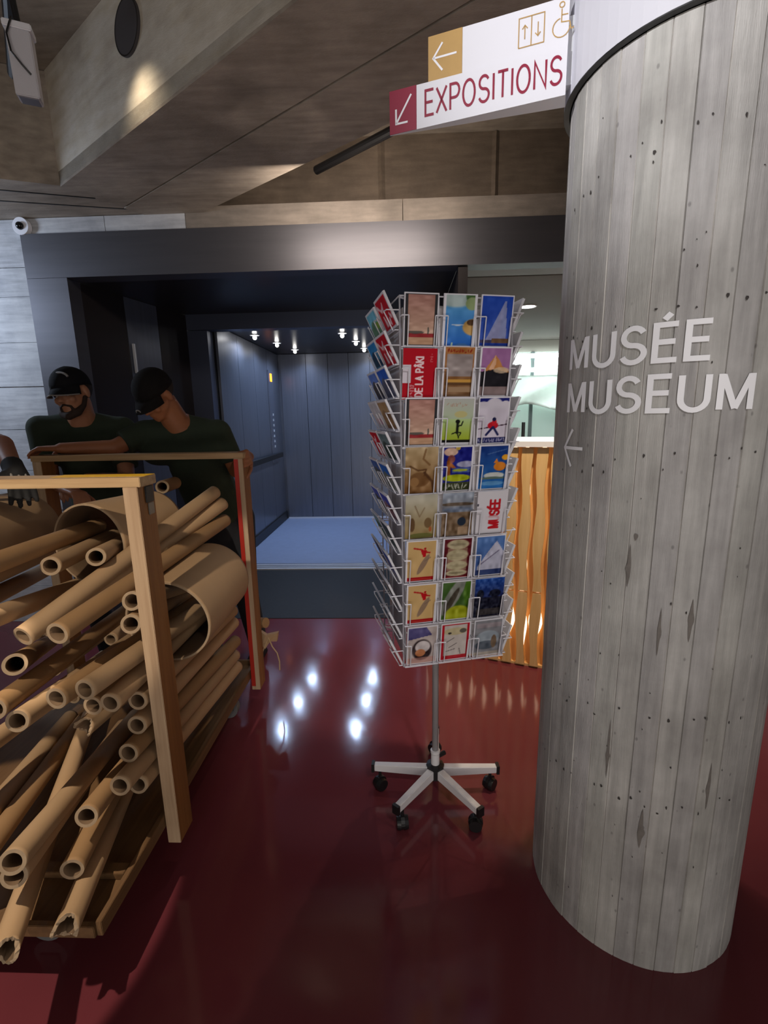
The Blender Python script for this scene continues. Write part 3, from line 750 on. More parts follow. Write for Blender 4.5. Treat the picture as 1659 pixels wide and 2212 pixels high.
def d00():
    p = Pic(48, 66, (196, 160, 142)); p.grad(.2, .98, (206, 172, 150), (170, 122, 112)).noise(3, 14, 12, 1)
    p.rect(0, .17, 1, .25, (150, 44, 48)).rect(0, .02, 1, .17, (190, 150, 120)).noise(6, 30, 6, 2); p.ell(.35, .27, .25, .03, (70, 70, 66), .8).ell(.72, .30, .03, .07, (60, 66, 62), .8)
    return p.border(.12, (48, 48, 52), .045).border(.035, W_, .02)
def d01():
    p = Pic(48, 66, (44, 120, 196)); p.grad(0, .8, (40, 100, 190), (90, 160, 216)); p.ell(.35, 1.05, .75, .30, (178, 196, 196)).ell(.95, .98, .3, .2, (70, 104, 56)).ell(.85, .82, .2, .12, (150, 168, 120))
    p.ell(.95, .38, .35, .16, (200, 160, 96)).ell(.86, .47, .14, .06, (84, 58, 36)).ell(.45, .42, .2, .012, (190, 206, 220)).noise(6, 9, 9, 3); p.ell(.3, .04, .03, .05, (190, 220, 190)).ell(.6, .02, .2, .05, (70, 120, 180))
    return p.border(.07, W_, .03)
def d02():
    p = Pic(48, 66, (40, 80, 180)); p.grad(0, 1, (70, 96, 186), (26, 66, 170)); p.poly([(.2, .12), (.72, .88), (.78, .88), (.86, .12)], (170, 170, 196), .75).poly([(.15, .1), (.55, .5), (.72, .88), (.6, .1)], (150, 150, 190), .55)
    p.rect(.4, .08, 1, .18, (110, 82, 60)).rect(0, .08, .4, .15, (70, 66, 96)).rect(0, 0, 1, .08, (34, 60, 150)).noise(9, 12, 6, 4); return p.border(.04, W_, .02)
def d10():
    p = Pic(64, 90, (176, 8, 30)); p.text('DE LA P\u00c2KI', .60, .05, .21, (236, 210, 214), .17, True, 1, 1.4, .80)
    p.scribble(.22, .04, .26, .13, (214, 160, 164), 5, .016, .8, True, 3); p.rect(.0, .33, .24, .68, (214, 206, 216)); p.scribble(.80, .74, .18, .07, (220, 140, 140), 4, .012, .6, True, 8); return p
def d11():
    p = Pic(48, 66, (150, 104, 66)); p.grad(0, 1, (120, 88, 60), (176, 118, 66)); p.rect(.12, .42, .9, .85, (150, 138, 136)).noise(5, 14, 15, 5); p.rect(.15, .3, .9, .36, (200, 150, 70)).rect(.1, .24, .9, .3, (96, 66, 40)).rect(.2, .1, .9, .2, (160, 130, 100))
    p.scribble(.12, .885, .76, .07, (140, 44, 22), 9, .016, 1, False, 14); return p.border(.05, W_, .01)
def d12():
    p = Pic(48, 66, (160, 110, 160)); p.poly([(.12, .5), (.48, .84), (.6, .76), (.72, .62), (1, .5)], (196, 132, 74)).poly([(.3, .56), (.48, .84), (.52, .68), (.45, .56)], (226, 180, 150), .8)
    p.poly([(0, .5), (.5, .56), (1, .48), (1, .2), (0, .2)], (30, 28, 34)).ell(.7, .54, .25, .06, (216, 190, 160), .8).rect(0, 0, 1, .2, (134, 116, 116)).noise(8, 10, 5, 6); return p.border(.05, W_, .03)
def d21():
    p = Pic(48, 66, (176, 178, 172)); p.grad(0, .55, (150, 166, 20), (176, 200, 140)).grad(.55, 1, (176, 190, 160), (180, 180, 176)); p.rect(0, .06, 1, .12, (14, 14, 14)).rect(0, 0, 1, .06, W_)
    p.ell(.5, .5, .07, .045, (16, 18, 12)).line([(.5, .46), (.5, .26)], .04, (16, 18, 12)).line([(.5, .4), (.62, .42), (.66, .5)], .02, (16, 18, 12)).line([(.5, .28), (.34, .24)], .018, (16, 18, 12)).line([(.5, .28), (.56, .15)], .02, (16, 18, 12)).line([(.5, .28), (.62, .26), (.58, .2)], .018, (16, 18, 12))
    p.scribble(.12, .80, .66, .09, (176, 140, 122), 7, .012, .7); p.ell(.58, .65, .2, .07, (196, 180, 110), .7); return p.border(.03, W_, .02)
def d22():
    p = Pic(48, 66, (206, 198, 212)); p.rect(0, .9, 1, 1, (24, 30, 110)); p.ell(.5, .84, .26, .14, (206, 200, 212)).ell(.15, .82, .18, .09, (206, 200, 212)).ell(.85, .82, .16, .1, (206, 200, 212)).noise(5, 7, 5, 8)
    p.line([(.05, .33), (.98, .42)], .016, (60, 30, 50)).ell(.5, .4, .17, .08, (190, 20, 40)).ell(.54, .46, .08, .07, (200, 30, 44)).ell(.53, .53, .06, .045, (24, 28, 70)).line([(.5, .36), (.3, .2)], .035, (30, 34, 84)).line([(.52, .36), (.68, .2)], .035, (30, 34, 84))
    p.rect(0, .02, 1, .15, (40, 44, 96)).scribble(.06, .045, .88, .075, (176, 172, 200), 11, .012, .8, False, 9)
    return p.border(.04, W_, .025)
def d30():
    p = Pic(48, 66, (176, 150, 112)); p.grad(0, 1, (120, 82, 44), (186, 162, 124)).noise(7, 9, 14, 9); p.line([(.62, .95), (.55, .75), (.75, .62)], .03, (110, 74, 40), .7).line([(.15, .6), (.4, .5), (.65, .52), (.6, .38)], .025, (84, 52, 26), .8).ell(.45, .3, .32, .16, (98, 62, 30), .6).ell(.3, .25, .14, .1, (160, 120, 76), .7).line([(.6, .45), (.85, .25), (.9, .05)], .04, (74, 44, 22), .8); return p
def d31():
    p = Pic(48, 66, (26, 32, 128)); p.ell(.28, .88, .22, .09, (206, 170, 150)).ell(.5, .96, .07, .05, (210, 180, 96)).ell(.3, .72, .12, .09, (130, 70, 70)).line([(.22, .66), (.24, .3)], .06, (150, 84, 30)).line([(.3, .6), (.48, .46)], .05, (170, 96, 40))
    p.ell(.78, .6, .3, .07, (160, 160, 190)).rect(.35, .42, 1, .52, (70, 90, 150)).ell(.6, .47, .25, .03, (160, 172, 60)).ell(.5, .3, .45, .08, (170, 180, 30)).rect(.05, .02, 1, .2, (60, 66, 40)).noise(10, 14, 14, 10); p.scribble(.15, .05, .7, .12, (200, 200, 190), 7, .014, .75, False, 12); return p.border(.05, W_, .025)
def d32():
    p = Pic(48, 66, (22, 66, 140)); p.grad(0, 1, (40, 110, 180), (20, 50, 120)); p.ell(.72, .52, .2, .1, (216, 128, 40)).ell(.88, .72, .12, .06, (226, 160, 40)).poly([(.5, .6), (.6, .7), (.68, .58)], (216, 128, 40)).ell(.55, .32, .34, .07, (196, 200, 196)).ell(.5, .26, .45, .03, (90, 110, 100)).ell(.5, .14, .4, .05, (110, 160, 200), .7).noise(8, 10, 7, 11)
    return p.line([(.3, .8), (.9, .9)], .014, (90, 120, 170), .7).border(.05, W_, .02)
def d40():
    p = Pic(48, 66, (186, 180, 156)); p.grad(0, 1, (150, 124, 78), (186, 182, 166)).noise(6, 8, 8, 12); p.line([(.45, .5), (.3, .75)], .02, (130, 108, 80), .8).line([(.45, .5), (.6, .7)], .02, (130, 108, 80), .6).ell(.22, .32, .09, .16, (94, 66, 40), .9).ell(.72, .35, .12, .12, (104, 78, 48), .8).ell(.5, .06, .4, .06, (92, 96, 44), .8).ell(.8, .2, .05, .06, (170, 80, 40), .8); return p
def d41():
    p = Pic(48, 66, (150, 156, 170)); p.grad(.5, 1, (110, 108, 112), (150, 160, 176)); p.ell(.5, .74, .6, .04, (96, 82, 70)).ell(.5, .62, .5, .05, (110, 120, 140)).rect(0, 0, 1, .55, (120, 98, 76)).noise(10, 12, 20, 13); p.ell(.66, .33, .14, .1, (34, 44, 60)).rect(.55, .03, .9, .2, (180, 150, 120), .6); return p
def d42():
    p = Pic(64, 90, (212, 208, 214)); p.text('MUS\u00c9E', .74, .12, .30, (186, 22, 34), .20, True, 1, 1.4, .78); return p.rect(0, .66, .05, .72, (80, 80, 90)).rect(.3, .32, .8, .42, (212, 200, 206), .8)
def d50():
    p = Pic(48, 66, (204, 168, 112)); p.line([(.25, .82), (.5, .78), (.6, .72), (.75, .7)], .025, (176, 20, 26)).poly([(.45, .78), (.66, .76), (.62, .6), (.54, .6)], (184, 16, 26)).ell(.6, .8, .04, .03, (176, 20, 26))
    p.ell(.56, .42, .30, .08, (130, 106, 92), .8, rot=.9).line([(.6, .5), (.78, .58)], .02, (120, 98, 84), .6).rect(.0, .02, .9, .12, (166, 10, 24)).rect(.15, .05, .85, .07, (204, 120, 80), .6); return p.noise(4, 5, 4, 14).border(.06, W_, .03)
def d51():
    p = Pic(48, 66, (92, 22, 32)); 
    for y, r in ((.84, .12), (.58, .14), (.33, .11), (.14, .08)): p.ell(.5, y, .36, r, (180, 168, 136)); p.ell(.5, y, .26, r * .3, (120, 110, 86), .6)
    p.rect(.18, .2, .82, .75, (176, 164, 130), .6).noise(10, 20, 9, 15); return p.rect(0, 0, 1, .035, (160, 40, 30)).border(.05, W_, .02)
def d52():
    p = Pic(48, 66, (72, 110, 176)); p.grad(0, 1, (60, 84, 140), (86, 124, 186)); p.poly([(.1, .25), (.45, .62), (.7, .86), (1, .55), (1, .15), (.1, .15)], (176, 176, 196)).line([(.2, .3), (.8, .62)], .02, (90, 80, 110), .7).rect(0, 0, 1, .16, (44, 58, 104)).noise(9, 9, 12, 16); return p.border(.04, W_, .02)
def d61():
    p = Pic(48, 66, (66, 96, 44)); p.ell(.4, .62, .6, .2, (128, 130, 122), 1, .9).ell(.35, .5, .4, .09, (70, 62, 52), .9, .95).ell(.6, .12, .45, .25, (160, 166, 34)).ell(.95, .7, .2, .4, (72, 110, 30)); return p.noise(9, 9, 12, 17).border(.03, W_, .02)
def d62():
    p = Pic(48, 66, (24, 30, 64)); p.grad(.5, 1, (30, 40, 90), (40, 80, 160)); p.noise(5, 5, 8, 18); p.ell(.2, .6, .12, .12, (24, 28, 46)).ell(.7, .6, .2, .1, (20, 24, 44)).rect(0, 0, 1, .5, (26, 28, 46)).noise(16, 18, 16, 19); return p.rect(.1, .04, .9, .2, (84, 74, 60), .5)
def d70():
    p = Pic(48, 66, (190, 176, 172)); p.poly([(0, .98), (.62, .98), (.82, .76), (0, .66)], (84, 78, 126)).ell(.5, .38, .33, .28, (56, 44, 46)).ell(.52, .46, .25, .16, (206, 196, 196)).ell(.45, .3, .17, .1, (196, 130, 90)).rect(0, 0, 1, .18, (196, 140, 128), .6); return p.noise(9, 9, 10, 20).border(.04, W_, .02)
def d71():
    p = Pic(48, 66, (196, 186, 180)); p.ell(.5, .78, .4, .1, (190, 176, 140)); 
    for q in ([(.2, .5), (.45, .6)], [(.3, .35), (.55, .45)], [(.65, .3), (.7, .15)], [(.2, .25), (.5, .3)]): p.line(q, .014, (90, 80, 80), .8)
    p.ell(.3, .74, .06, .03, (60, 50, 50)).ell(.75, .78, .12, .06, (90, 86, 76)).rect(.12, .05, .88, .13, (176, 40, 48)).noise(9, 9, 6, 21); return p.border(.11, (176, 24, 40), .06).border(.04, W_, .02)
def d72():
    p = Pic(48, 66, (128, 128, 134)); p.rect(.1, .78, .95, .9, (170, 150, 156), .5); p.ell(.5, .5, .4, .2, (150, 160, 170)).ell(.45, .3, .4, .12, (84, 92, 104)).ell(.72, .38, .1, .18, (110, 90, 72)).rect(0, 0, 1, .12, (170, 158, 144), .8); return p.noise(8, 10, 9, 22).border(.04, W_, .02)
FR = [(d00, 'pink sky, red band, black border'), (d01, 'bright blue lake and a brown rock'), (d02, 'white water jet against a deep blue sky'),
      (d10, 'plain red with white upright words DE LA P\u00c2KI'), (d11, 'orange-brown poster with a red title over a harbour'), (d12, 'orange peak under a purple sky'),
      (d00, 'pink sky, red band, black border'), (d21, 'black dancing figure on a lime green ground'), (d22, 'red-jacketed skier on white with a navy title bar'),
      (d30, 'brown sepia painting with twisting branches'), (d31, 'navy poster with a pale flower above yellow fields'), (d32, 'orange shape floating over a blue lake and white cloud'),
      (d40, 'pale sepia field with dark figures'), (d41, 'grey sky above a brown town street'), (d42, 'white with the red upright word MUS\u00c9E'),
      (d50, 'red leaping figure and shadow on tan'), (d51, 'dark red with stacked beige ovals'), (d52, 'snowy mountain ridge in blue haze'),
      (d50, 'red leaping figure and shadow on tan'), (d61, 'grey rock above yellow-green meadow'), (d62, 'dark navy town at dusk'),
      (d70, 'violet roof above a dark round arch'), (d71, 'beige sketch in a red border'), (d72, 'misty grey-blue view with a brown figure')]
M_print = mat('postcard_print', rough=.5, vcol='print', spec=.15)
def lin(a):
    a = np.clip(a, 0, 255) / 255.; return np.where(a <= .04045, a / 12.92, ((a + .055) / 1.055) ** 2.4)
def card_mesh(pic, wd, ht, th):
    nx, ny = pic.nx, pic.ny
    V = np.zeros(((nx + 1) * (ny + 1), 3)); V[:, 0] = (pic.X.ravel() - .5) * wd; V[:, 2] = pic.Y.ravel() * ht
    k = np.arange(nx * ny); i = k % nx; j = k // nx; b0 = j * (nx + 1) + i
    F = np.stack([b0, b0 + 1, b0 + nx + 2, b0 + nx + 1], 1)
    n = len(V); x0, x1 = -wd / 2, wd / 2
    ex = np.array([(x0, 0, 0), (x1, 0, 0), (x1, 0, ht), (x0, 0, ht), (x0, th, 0), (x1, th, 0), (x1, th, ht), (x0, th, ht)])
    S = [(n + 1, n, n + 4, n + 5)[::-1], (n + 2, n + 1, n + 5, n + 6)[::-1], (n + 3, n + 2, n + 6, n + 7)[::-1], (n, n + 3, n + 7, n + 4)[::-1], (n + 4, n + 7, n + 6, n + 5)]
    me = bpy.data.meshes.new('postcard')
    me.from_pydata(np.vstack([V, ex]).tolist(), [], F.tolist() + [list(s) for s in S])
    me.materials.append(M_print); me.materials.append(M_cards_side)
    mi = np.zeros(len(F) + 5, int); mi[len(F):] = 1; me.polygons.foreach_set('material_index', mi)
    at = me.color_attributes.new('print', 'FLOAT_COLOR', 'POINT')
    C = np.ones((len(V) + 8, 4)); C[:len(V), :3] = lin(pic.c).reshape(-1, 3); at.data.foreach_set('color', C.ravel())
    me.update(); return me
def place_card(me, origin, u, x, z, tilt, off, wd, skew=0, name='postcard'):
    n = Vector((u.y, -u.x, 0)); o = bpy.data.objects.new(name, me); COL.objects.link(o)
    # local x -> u, local -y -> outward normal, tilt top outwards
    R_ = Matrix((u, -n, Vector((0, 0, 1)))).transposed().to_4x4()
    p = RK + origin + u * x + n * off + Vector((0, 0, z))
    o.matrix_world = Matrix.Translation(p) @ R_ @ Matrix.Rotation(math.radians(tilt), 4, 'X') @ Matrix.Rotation(skew, 4, 'Y')
    return o
rows = ['top', 'second', 'third', 'fourth', 'fifth', 'sixth', 'seventh', 'bottom']
cache = {}
pw, ph = WF / 3, (ZT - ZB) / 8
for k, (fn, desc) in enumerate(FR):
    i, j = k % 3, k // 3
    if fn not in cache: cache[fn] = card_mesh(fn(), .105, .148, .006)
    o = place_card(cache[fn], A0, ug, pw * (i + .5) + rng.uniform(-.002, .002), ZB + ph * (7 - j) + .006, 9, .004, .105, rng.uniform(-.012, .012))
    red = fn is d10
    if red: o.location += Vector((-ug.x * .006, -.002, -.006))
    tag(o, 'upright postcard, %s, %s row, %s column' % (desc, rows[j], ('left', 'middle', 'right')[i]), 'postcard', 'upright postcards on the front of the rack')

# landscape cards on the left side of the rack (seen at a sharp angle)
def land(sky, mid, low, seed, kind=0):
    p = Pic(36, 24, mid); p.asp = .7
    if kind == 0: p.grad(.5, 1, tuple(min(255, c + 30) for c in sky), sky).rect(0, 0, 1, .5, mid).rect(0, 0, 1, .2, low).ell(.4, .5, .25, .18, mid).ell(.75, .5, .2, .12, low)
    if kind == 1: p = Pic(60, 40, (206, 14, 34)); p.scribble(.08, .56, .5, .3, (240, 214, 218), 3, .045, .95, False, 21); p.scribble(.3, .12, .6, .32, (240, 214, 218), 4, .045, .95, False, 22)
    if kind == 2: p = Pic(36, 24, (216, 212, 218)); p.rect(.3, .2, .8, .4, (220, 150, 166), .7)
    p.noise(8, 6, 9, seed); return p.border(.06, W_, .07)
LC = [((110, 190, 220), (110, 150, 120), (150, 180, 80), 0, 'turquoise lake over green', None), (None, None, None, 1, 'red with large white letters', None),
      ((40, 130, 200), (40, 70, 100), (90, 150, 190), 0, 'bright blue harbour in two strips', None), (None, None, None, 1, 'red with large white letters', None),
      ((96, 130, 216), (84, 80, 84), (70, 70, 90), 0, 'pale blue sky above rocks', None), ((40, 90, 200), (100, 104, 130), (80, 84, 110), 0, 'strong blue sky above a grey town', None),
      (None, None, None, 2, 'white with a small pink print', None), ((176, 140, 96), (160, 124, 84), (140, 104, 70), 0, 'plain tan brown', None),
      (None, None, None, 1, 'red with large white letters', None), ((100, 120, 124), (50, 66, 60), (60, 76, 66), 0, 'dark green forest', None),
      ((60, 90, 160), (80, 80, 70), (90, 90, 80), 0, 'dusky blue sky over brown hills', None), ((20, 90, 190), (120, 124, 116), (130, 130, 116), 0, 'deep blue sky over pale stones', None),
      ((60, 70, 170), (80, 76, 60), (90, 84, 70), 0, 'indigo sky over olive slopes', None), ((40, 50, 170), (140, 100, 110), (90, 50, 60), 0, 'violet dusk over a red mountain', None),
      ((110, 140, 150), (60, 90, 60), (90, 110, 90), 0, 'green valley under a grey sky', None), ((30, 50, 60), (60, 76, 80), (80, 90, 84), 0, 'dark teal waterfall', None),
      ((40, 56, 96), (40, 50, 84), (60, 66, 90), 0, 'plain dark navy water', None), ((30, 70, 160), (90, 90, 140), (96, 96, 130), 0, 'blue lake with a purple shore', None),
      ((80, 84, 92), (60, 62, 66), (84, 86, 84), 0, 'dark grey winter wood', None), ((70, 72, 76), (90, 92, 88), (110, 110, 104), 0, 'grey stone street', None),
      ((66, 68, 74), (60, 62, 70), (80, 80, 84), 0, 'slate grey night view', None), ((50, 70, 130), (100, 96, 100), (110, 104, 104), 0, 'blue bay with stones', None),
      ((190, 20, 24), (180, 24, 30), (170, 40, 40), 0, 'plain bright red', None), ((50, 60, 110), (60, 64, 90), (80, 84, 96), 0, 'dark blue evening lake', None)]
pw2, ph2 = WS / 2, (ZT - ZB) / 12
rw = ['top', 'second', 'third', 'fourth', 'fifth', 'sixth', 'seventh', 'eighth', 'ninth', 'tenth', 'eleventh', 'bottom']
for k, (a, b_, c_, kd, desc, _) in enumerate(LC):
    i, j = k % 2, k // 2
    me = card_mesh(land(a or (0, 0, 0), b_ or (0, 0, 0), c_ or (0, 0, 0), 40 + k, kd), .146, .105, .007)
    o = place_card(me, cC, -vg, pw2 * (i + .5), ZB + ph2 * (11 - j) + .004, 25, .005, .148, rng.uniform(-.01, .01))
    if j == 0 and i == 1: o.location.z += .012
    tag(o, 'landscape postcard, %s, %s row, %s column, rack left side' % (desc, rw[j], ('far', 'near')[i]), 'postcard', 'landscape postcards on the left side of the rack')
# right side: only white backs and edges show
pl = Pic(2, 2, (226, 224, 228)); mb = card_mesh(pl, .146, .105, .008)
for k in range(24):
    i, j = k % 2, k // 2
    if (i, j) in ((1, 4), (0, 7), (1, 9)): continue
    o = place_card(mb, cB, vg, pw2 * (i + .5), ZB + ph2 * (11 - j) + .004, 21 + rng.uniform(-1, 1), .005, .148)
    tag(o, 'white-edged landscape postcard, rack right side, %s row, %s column' % (rw[j], ('near', 'far')[i]), 'postcard', 'landscape postcards on the right side of the rack')

# ================================================================== CART
M_ply = wood('pale_pine_bar', srgb(196, 164, 122), srgb(160, 126, 88), 0)
M_plyz = wood('pine_post', srgb(196, 168, 136), srgb(164, 134, 104), 2)
M_plyb = wood('plywood_base', srgb(122, 90, 56), srgb(96, 68, 40), 1)
M_red = mat('red_paint', srgb(176, 34, 16), .5)
M_yel = mat('yellow_paint', srgb(226, 176, 20), .5)
cart = empty('wooden_tube_cart', (-1.24, 1.6, 0), 'open plywood trolley on castors loaded with cardboard tubes at the left', 'cart')
def kb(name, x0, x1, y0, y1, z0, z1, m, par=None, bevel=.0015):
    return boxo(name, x0 + 1.24, x1 + 1.24, y0 - 1.6, y1 - 1.6, z0, z1, m, par or cart, bevel)
kb('base_board', -1.70, -.812, .975, 2.30, .184, .200, M_plyb)
kb('side_rail', -.811, -.795, .965, 2.31, .180, .226, M_plyb)
kb('side_rail', -1.717, -1.701, .965, 2.31, .180, .226, M_plyb)
kb('front_rail', -1.70, -.812, .958, .974, .180, .216, M_plyb)
kb('cross_batten', -1.69, -.815, 1.10, 1.135, .2005, .222, M_plyb)
kb('back_rail', -1.70, -.812, 2.301, 2.317, .180, .226, M_plyb)
p1_ = kb('post', -.793, -.750, 1.30, 1.39, .118, 1.313, M_plyz)
kb('post', -1.765, -1.722, 1.30, 1.39, .118, 1.313, M_plyz)
p3 = kb('post', -.791, -.748, 2.20, 2.29, .118, 1.313, M_plyz)
kb('post', -1.765, -1.722, 2.20, 2.29, .118, 1.313, M_plyz)
kb('red_strip', -.790, -.770, 2.197, 2.1998, .14, 1.31, M_red, p3, 0)
M_ven = wood('brown_veneer', srgb(150, 100, 50), srgb(122, 78, 34), 2)
for o in [c for c in cart.children if c.name.startswith('post')]:
    o.data.materials.append(M_ven)
    for f in o.data.polygons:
        if abs(f.normal.x) > .8: f.material_index = 1
nb_ = kb('top_bar', -1.77, -.740, 1.30, 1.39, 1.3135, 1.341, M_ply)
kb('yellow_edge', -1.02, -.741, 1.33, 1.389, 1.3412, 1.3418, M_yel, nb_, 0)
kb('top_bar', -1.77, -.744, 2.20, 2.29, 1.3135, 1.341, M_ply)
kb('hinge', -.7495, -.744, 1.335, 1.375, 1.262, 1.310, M_black)
kb('hinge_plate', -.7495, -.746, 1.345, 1.375, 1.225, 1.260, mat('zinc', srgb(130, 128, 124), .4, .8))
for x, y in ((-1.06, 1.10), (-1.6, 1.10), (-.9, 2.15), (-1.6, 2.15)):
    cs = empty('caster', (x + 1.24, y - 1.6, 0), None, None); cs.parent = cart
    bm = bmesh.new(); tube(bm, (0, -.02, .05), (0, .02, .05), .05, seg=24); from_bm('wheel', bm, mat('grey_rubber', srgb(108, 106, 106), .5) if 'grey_rubber' not in bpy.data.materials else bpy.data.materials['grey_rubber'], cs)
    bm = bmesh.new(); box(bm, -.035, .035, -.035, .035, .172, .180); box(bm, -.03, .03, .023, .027, .045, .172); box(bm, -.03, .03, -.027, -.023, .045, .172)
    from_bm('fork', bm, bpy.data.materials['zinc'], cs)

# ------------------------------------------------------------------ cardboard tubes
M_kraft = mat('kraft_cardboard', srgb(176, 144, 108), .72, noise=.12, nscale=5, bump=.05, bscale=40, stretch=(1, 1, 1))
M_kraft2 = mat('kraft_cardboard_pale', srgb(188, 154, 116), .72, noise=.10, nscale=6)
M_kraft3 = mat('kraft_cardboard_dark', srgb(160, 124, 84), .75, noise=.14, nscale=5)
M_cut = mat('cut_cardboard_edge', srgb(164, 140, 112), .85, noise=.2, nscale=60)
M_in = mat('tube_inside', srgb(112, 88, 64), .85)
def card_tube(name, p0, p1, R, th, m, torn=False, seg=32, seed=0):
    """hollow tube along local +Y, origin at its near end."""
    p0 = Vector(p0); p1 = Vector(p1); L = (p1 - p0).length; d = (p1 - p0).normalized()
    r = random.Random(seed); bm = bmesh.new(); rings = []
    r2 = R - th
    prof = [(R, 0), (R, .012), (R, L - .012), (R, L), (r2, L), (r2, .03), (r2, 0)]
    mids = []
    for k, (rad, y) in enumerate(prof):
        ring_ = []
        for i in range(seg):
            a = 2 * PI * i / seg; yy = y; rd = rad
            if torn and k in (0, 1, 5, 6):
                j = r.uniform(-.004, .004) + .012 * math.sin(a * 2 + seed) * (1 if k in (0, 6) else .4)
                yy += j; rd += r.uniform(-.0015, .0025) * (1 if k in (0, 6) else 0)
            ring_.append(bm.verts.new((rd * math.cos(a), yy, rd * math.sin(a))))
        rings.append(ring_)
    n = len(prof)
    for k in range(n):
        A, B_ = rings[k], rings[(k + 1) % n]
        for i in range(seg):
            f = bm.faces.new((A[i], A[(i + 1) % seg], B_[(i + 1) % seg], B_[i]))
            f.smooth = k in (0, 1, 2, 4, 5)
            f.material_index = 0 if k in (0, 1, 2) else (1 if k in (3, 6) else 2)
    bmesh.ops.recalc_face_normals(bm, faces=bm.faces[:])
    me = bpy.data.meshes.new(name); bm.to_mesh(me); bm.free()
    o = link(name, me, [m, M_cut, M_in]); o.location = p0
    o.rotation_mode = 'QUATERNION'; o.rotation_quaternion = Vector((0, 1, 0)).rotation_difference(d)
    return o
TUBES = [
('T1',(-1.089,1.362,1.063),(-1.199,1.881,1.033)),
('T2',(-0.992,1.436,1.069),(-1.139,1.879,1.014)),
('T3',(-0.898,1.108,0.962),(-0.828,2.125,1.035)),
('T4',(-1.051,1.175,0.921),(-0.854,2.101,1.172)),
('T5',(-1.078,1.295,0.884),(-0.828,2.116,1.116)),
('T6',(-1.074,1.159,0.846),(-1.574,1.900,0.542)),
('T7',(-0.824,1.325,0.963),(-0.862,1.875,0.830)),
('T8',(-0.823,1.303,0.898),(-0.908,1.831,0.796)),
('T9',(-0.925,1.101,0.780),(-0.867,1.844,0.748)),
('T10',(-0.863,1.127,0.789),(-0.768,1.845,0.775)),
('T11',(-0.847,1.196,0.704),(-0.809,1.854,0.731)),
('T12',(-0.941,1.251,0.658),(-0.914,1.900,0.632)),
('T13',(-1.013,1.297,0.551),(-0.920,1.900,0.571)),
('T14',(-1.026,1.082,0.725),(-1.159,2.000,0.572)),
('T15',(-1.064,1.064,0.772),(-1.211,2.000,0.685)),
('T26',(-0.828,1.294,0.647),(-0.830,2.120,0.589)),
('T16',(-0.828,1.274,0.576),(-0.829,2.120,0.527)),
('T17',(-0.834,1.224,0.518),(-0.828,2.120,0.430)),
('T18',(-0.826,1.155,0.465),(-0.838,2.120,0.356)),
('T19',(-0.828,1.240,0.394),(-0.831,2.120,0.294)),
('T20',(-0.863,1.059,0.454),(-1.034,2.057,0.238)),
('T21',(-0.913,0.881,0.502),(-1.142,1.757,0.271)),
('T22',(-0.943,0.907,0.432),(-1.192,1.743,0.235)),
('T23',(-0.883,1.006,0.341),(-1.124,2.102,0.291)),
('T24',(-0.836,0.905,0.281),(-1.154,2.091,0.235)),
('T25',(-0.919,0.824,0.317),(-1.428,1.965,0.276)),
('A1',(-1.117,1.134,1.124),(-1.211,1.799,1.092)),
('A2',(-1.322,1.334,0.949),(-1.625,2.000,0.839)),
('A3',(-1.089,1.063,1.002),(-1.312,2.000,0.825)),
('A4',(-1.127,0.978,0.362),(-1.392,1.786,0.235)),
('A5',(-1.223,1.085,0.368),(-1.459,1.797,0.237)),
('A6',(-1.233,1.126,0.573),(-1.405,1.900,0.395)),
('F1',(-1.074,2.062,1.204),(-1.106,2.250,1.197)),
('F2',(-0.983,2.036,1.061),(-1.016,2.250,1.046)),
('Z0',(-1.240,1.950,0.235),(-1.270,2.190,0.235)),
('Z1',(-1.437,1.800,0.329),(-1.423,2.149,0.345)),
('Z2',(-1.540,1.800,0.296),(-1.530,2.150,0.296)),
('Z3',(-1.487,1.800,0.365),(-1.483,2.100,0.362)),
('Z4',(-1.362,1.908,0.438),(-1.380,2.150,0.420)),
('Z5',(-1.500,1.800,0.460),(-1.500,2.150,0.460)),
('Z6',(-1.300,1.900,0.550),(-1.300,2.150,0.550)),
('Z7',(-1.420,1.900,0.660),(-1.420,2.150,0.660)),
('Z8',(-1.564,1.802,0.623),(-1.546,2.170,0.590)),
('B1',(-1.380,1.296,1.119),(-1.506,1.754,1.084)),
('B2',(-1.139,1.621,1.061),(-1.082,1.969,1.052)),
('B3',(-0.817,1.502,0.813),(-0.807,1.896,0.841)),
]
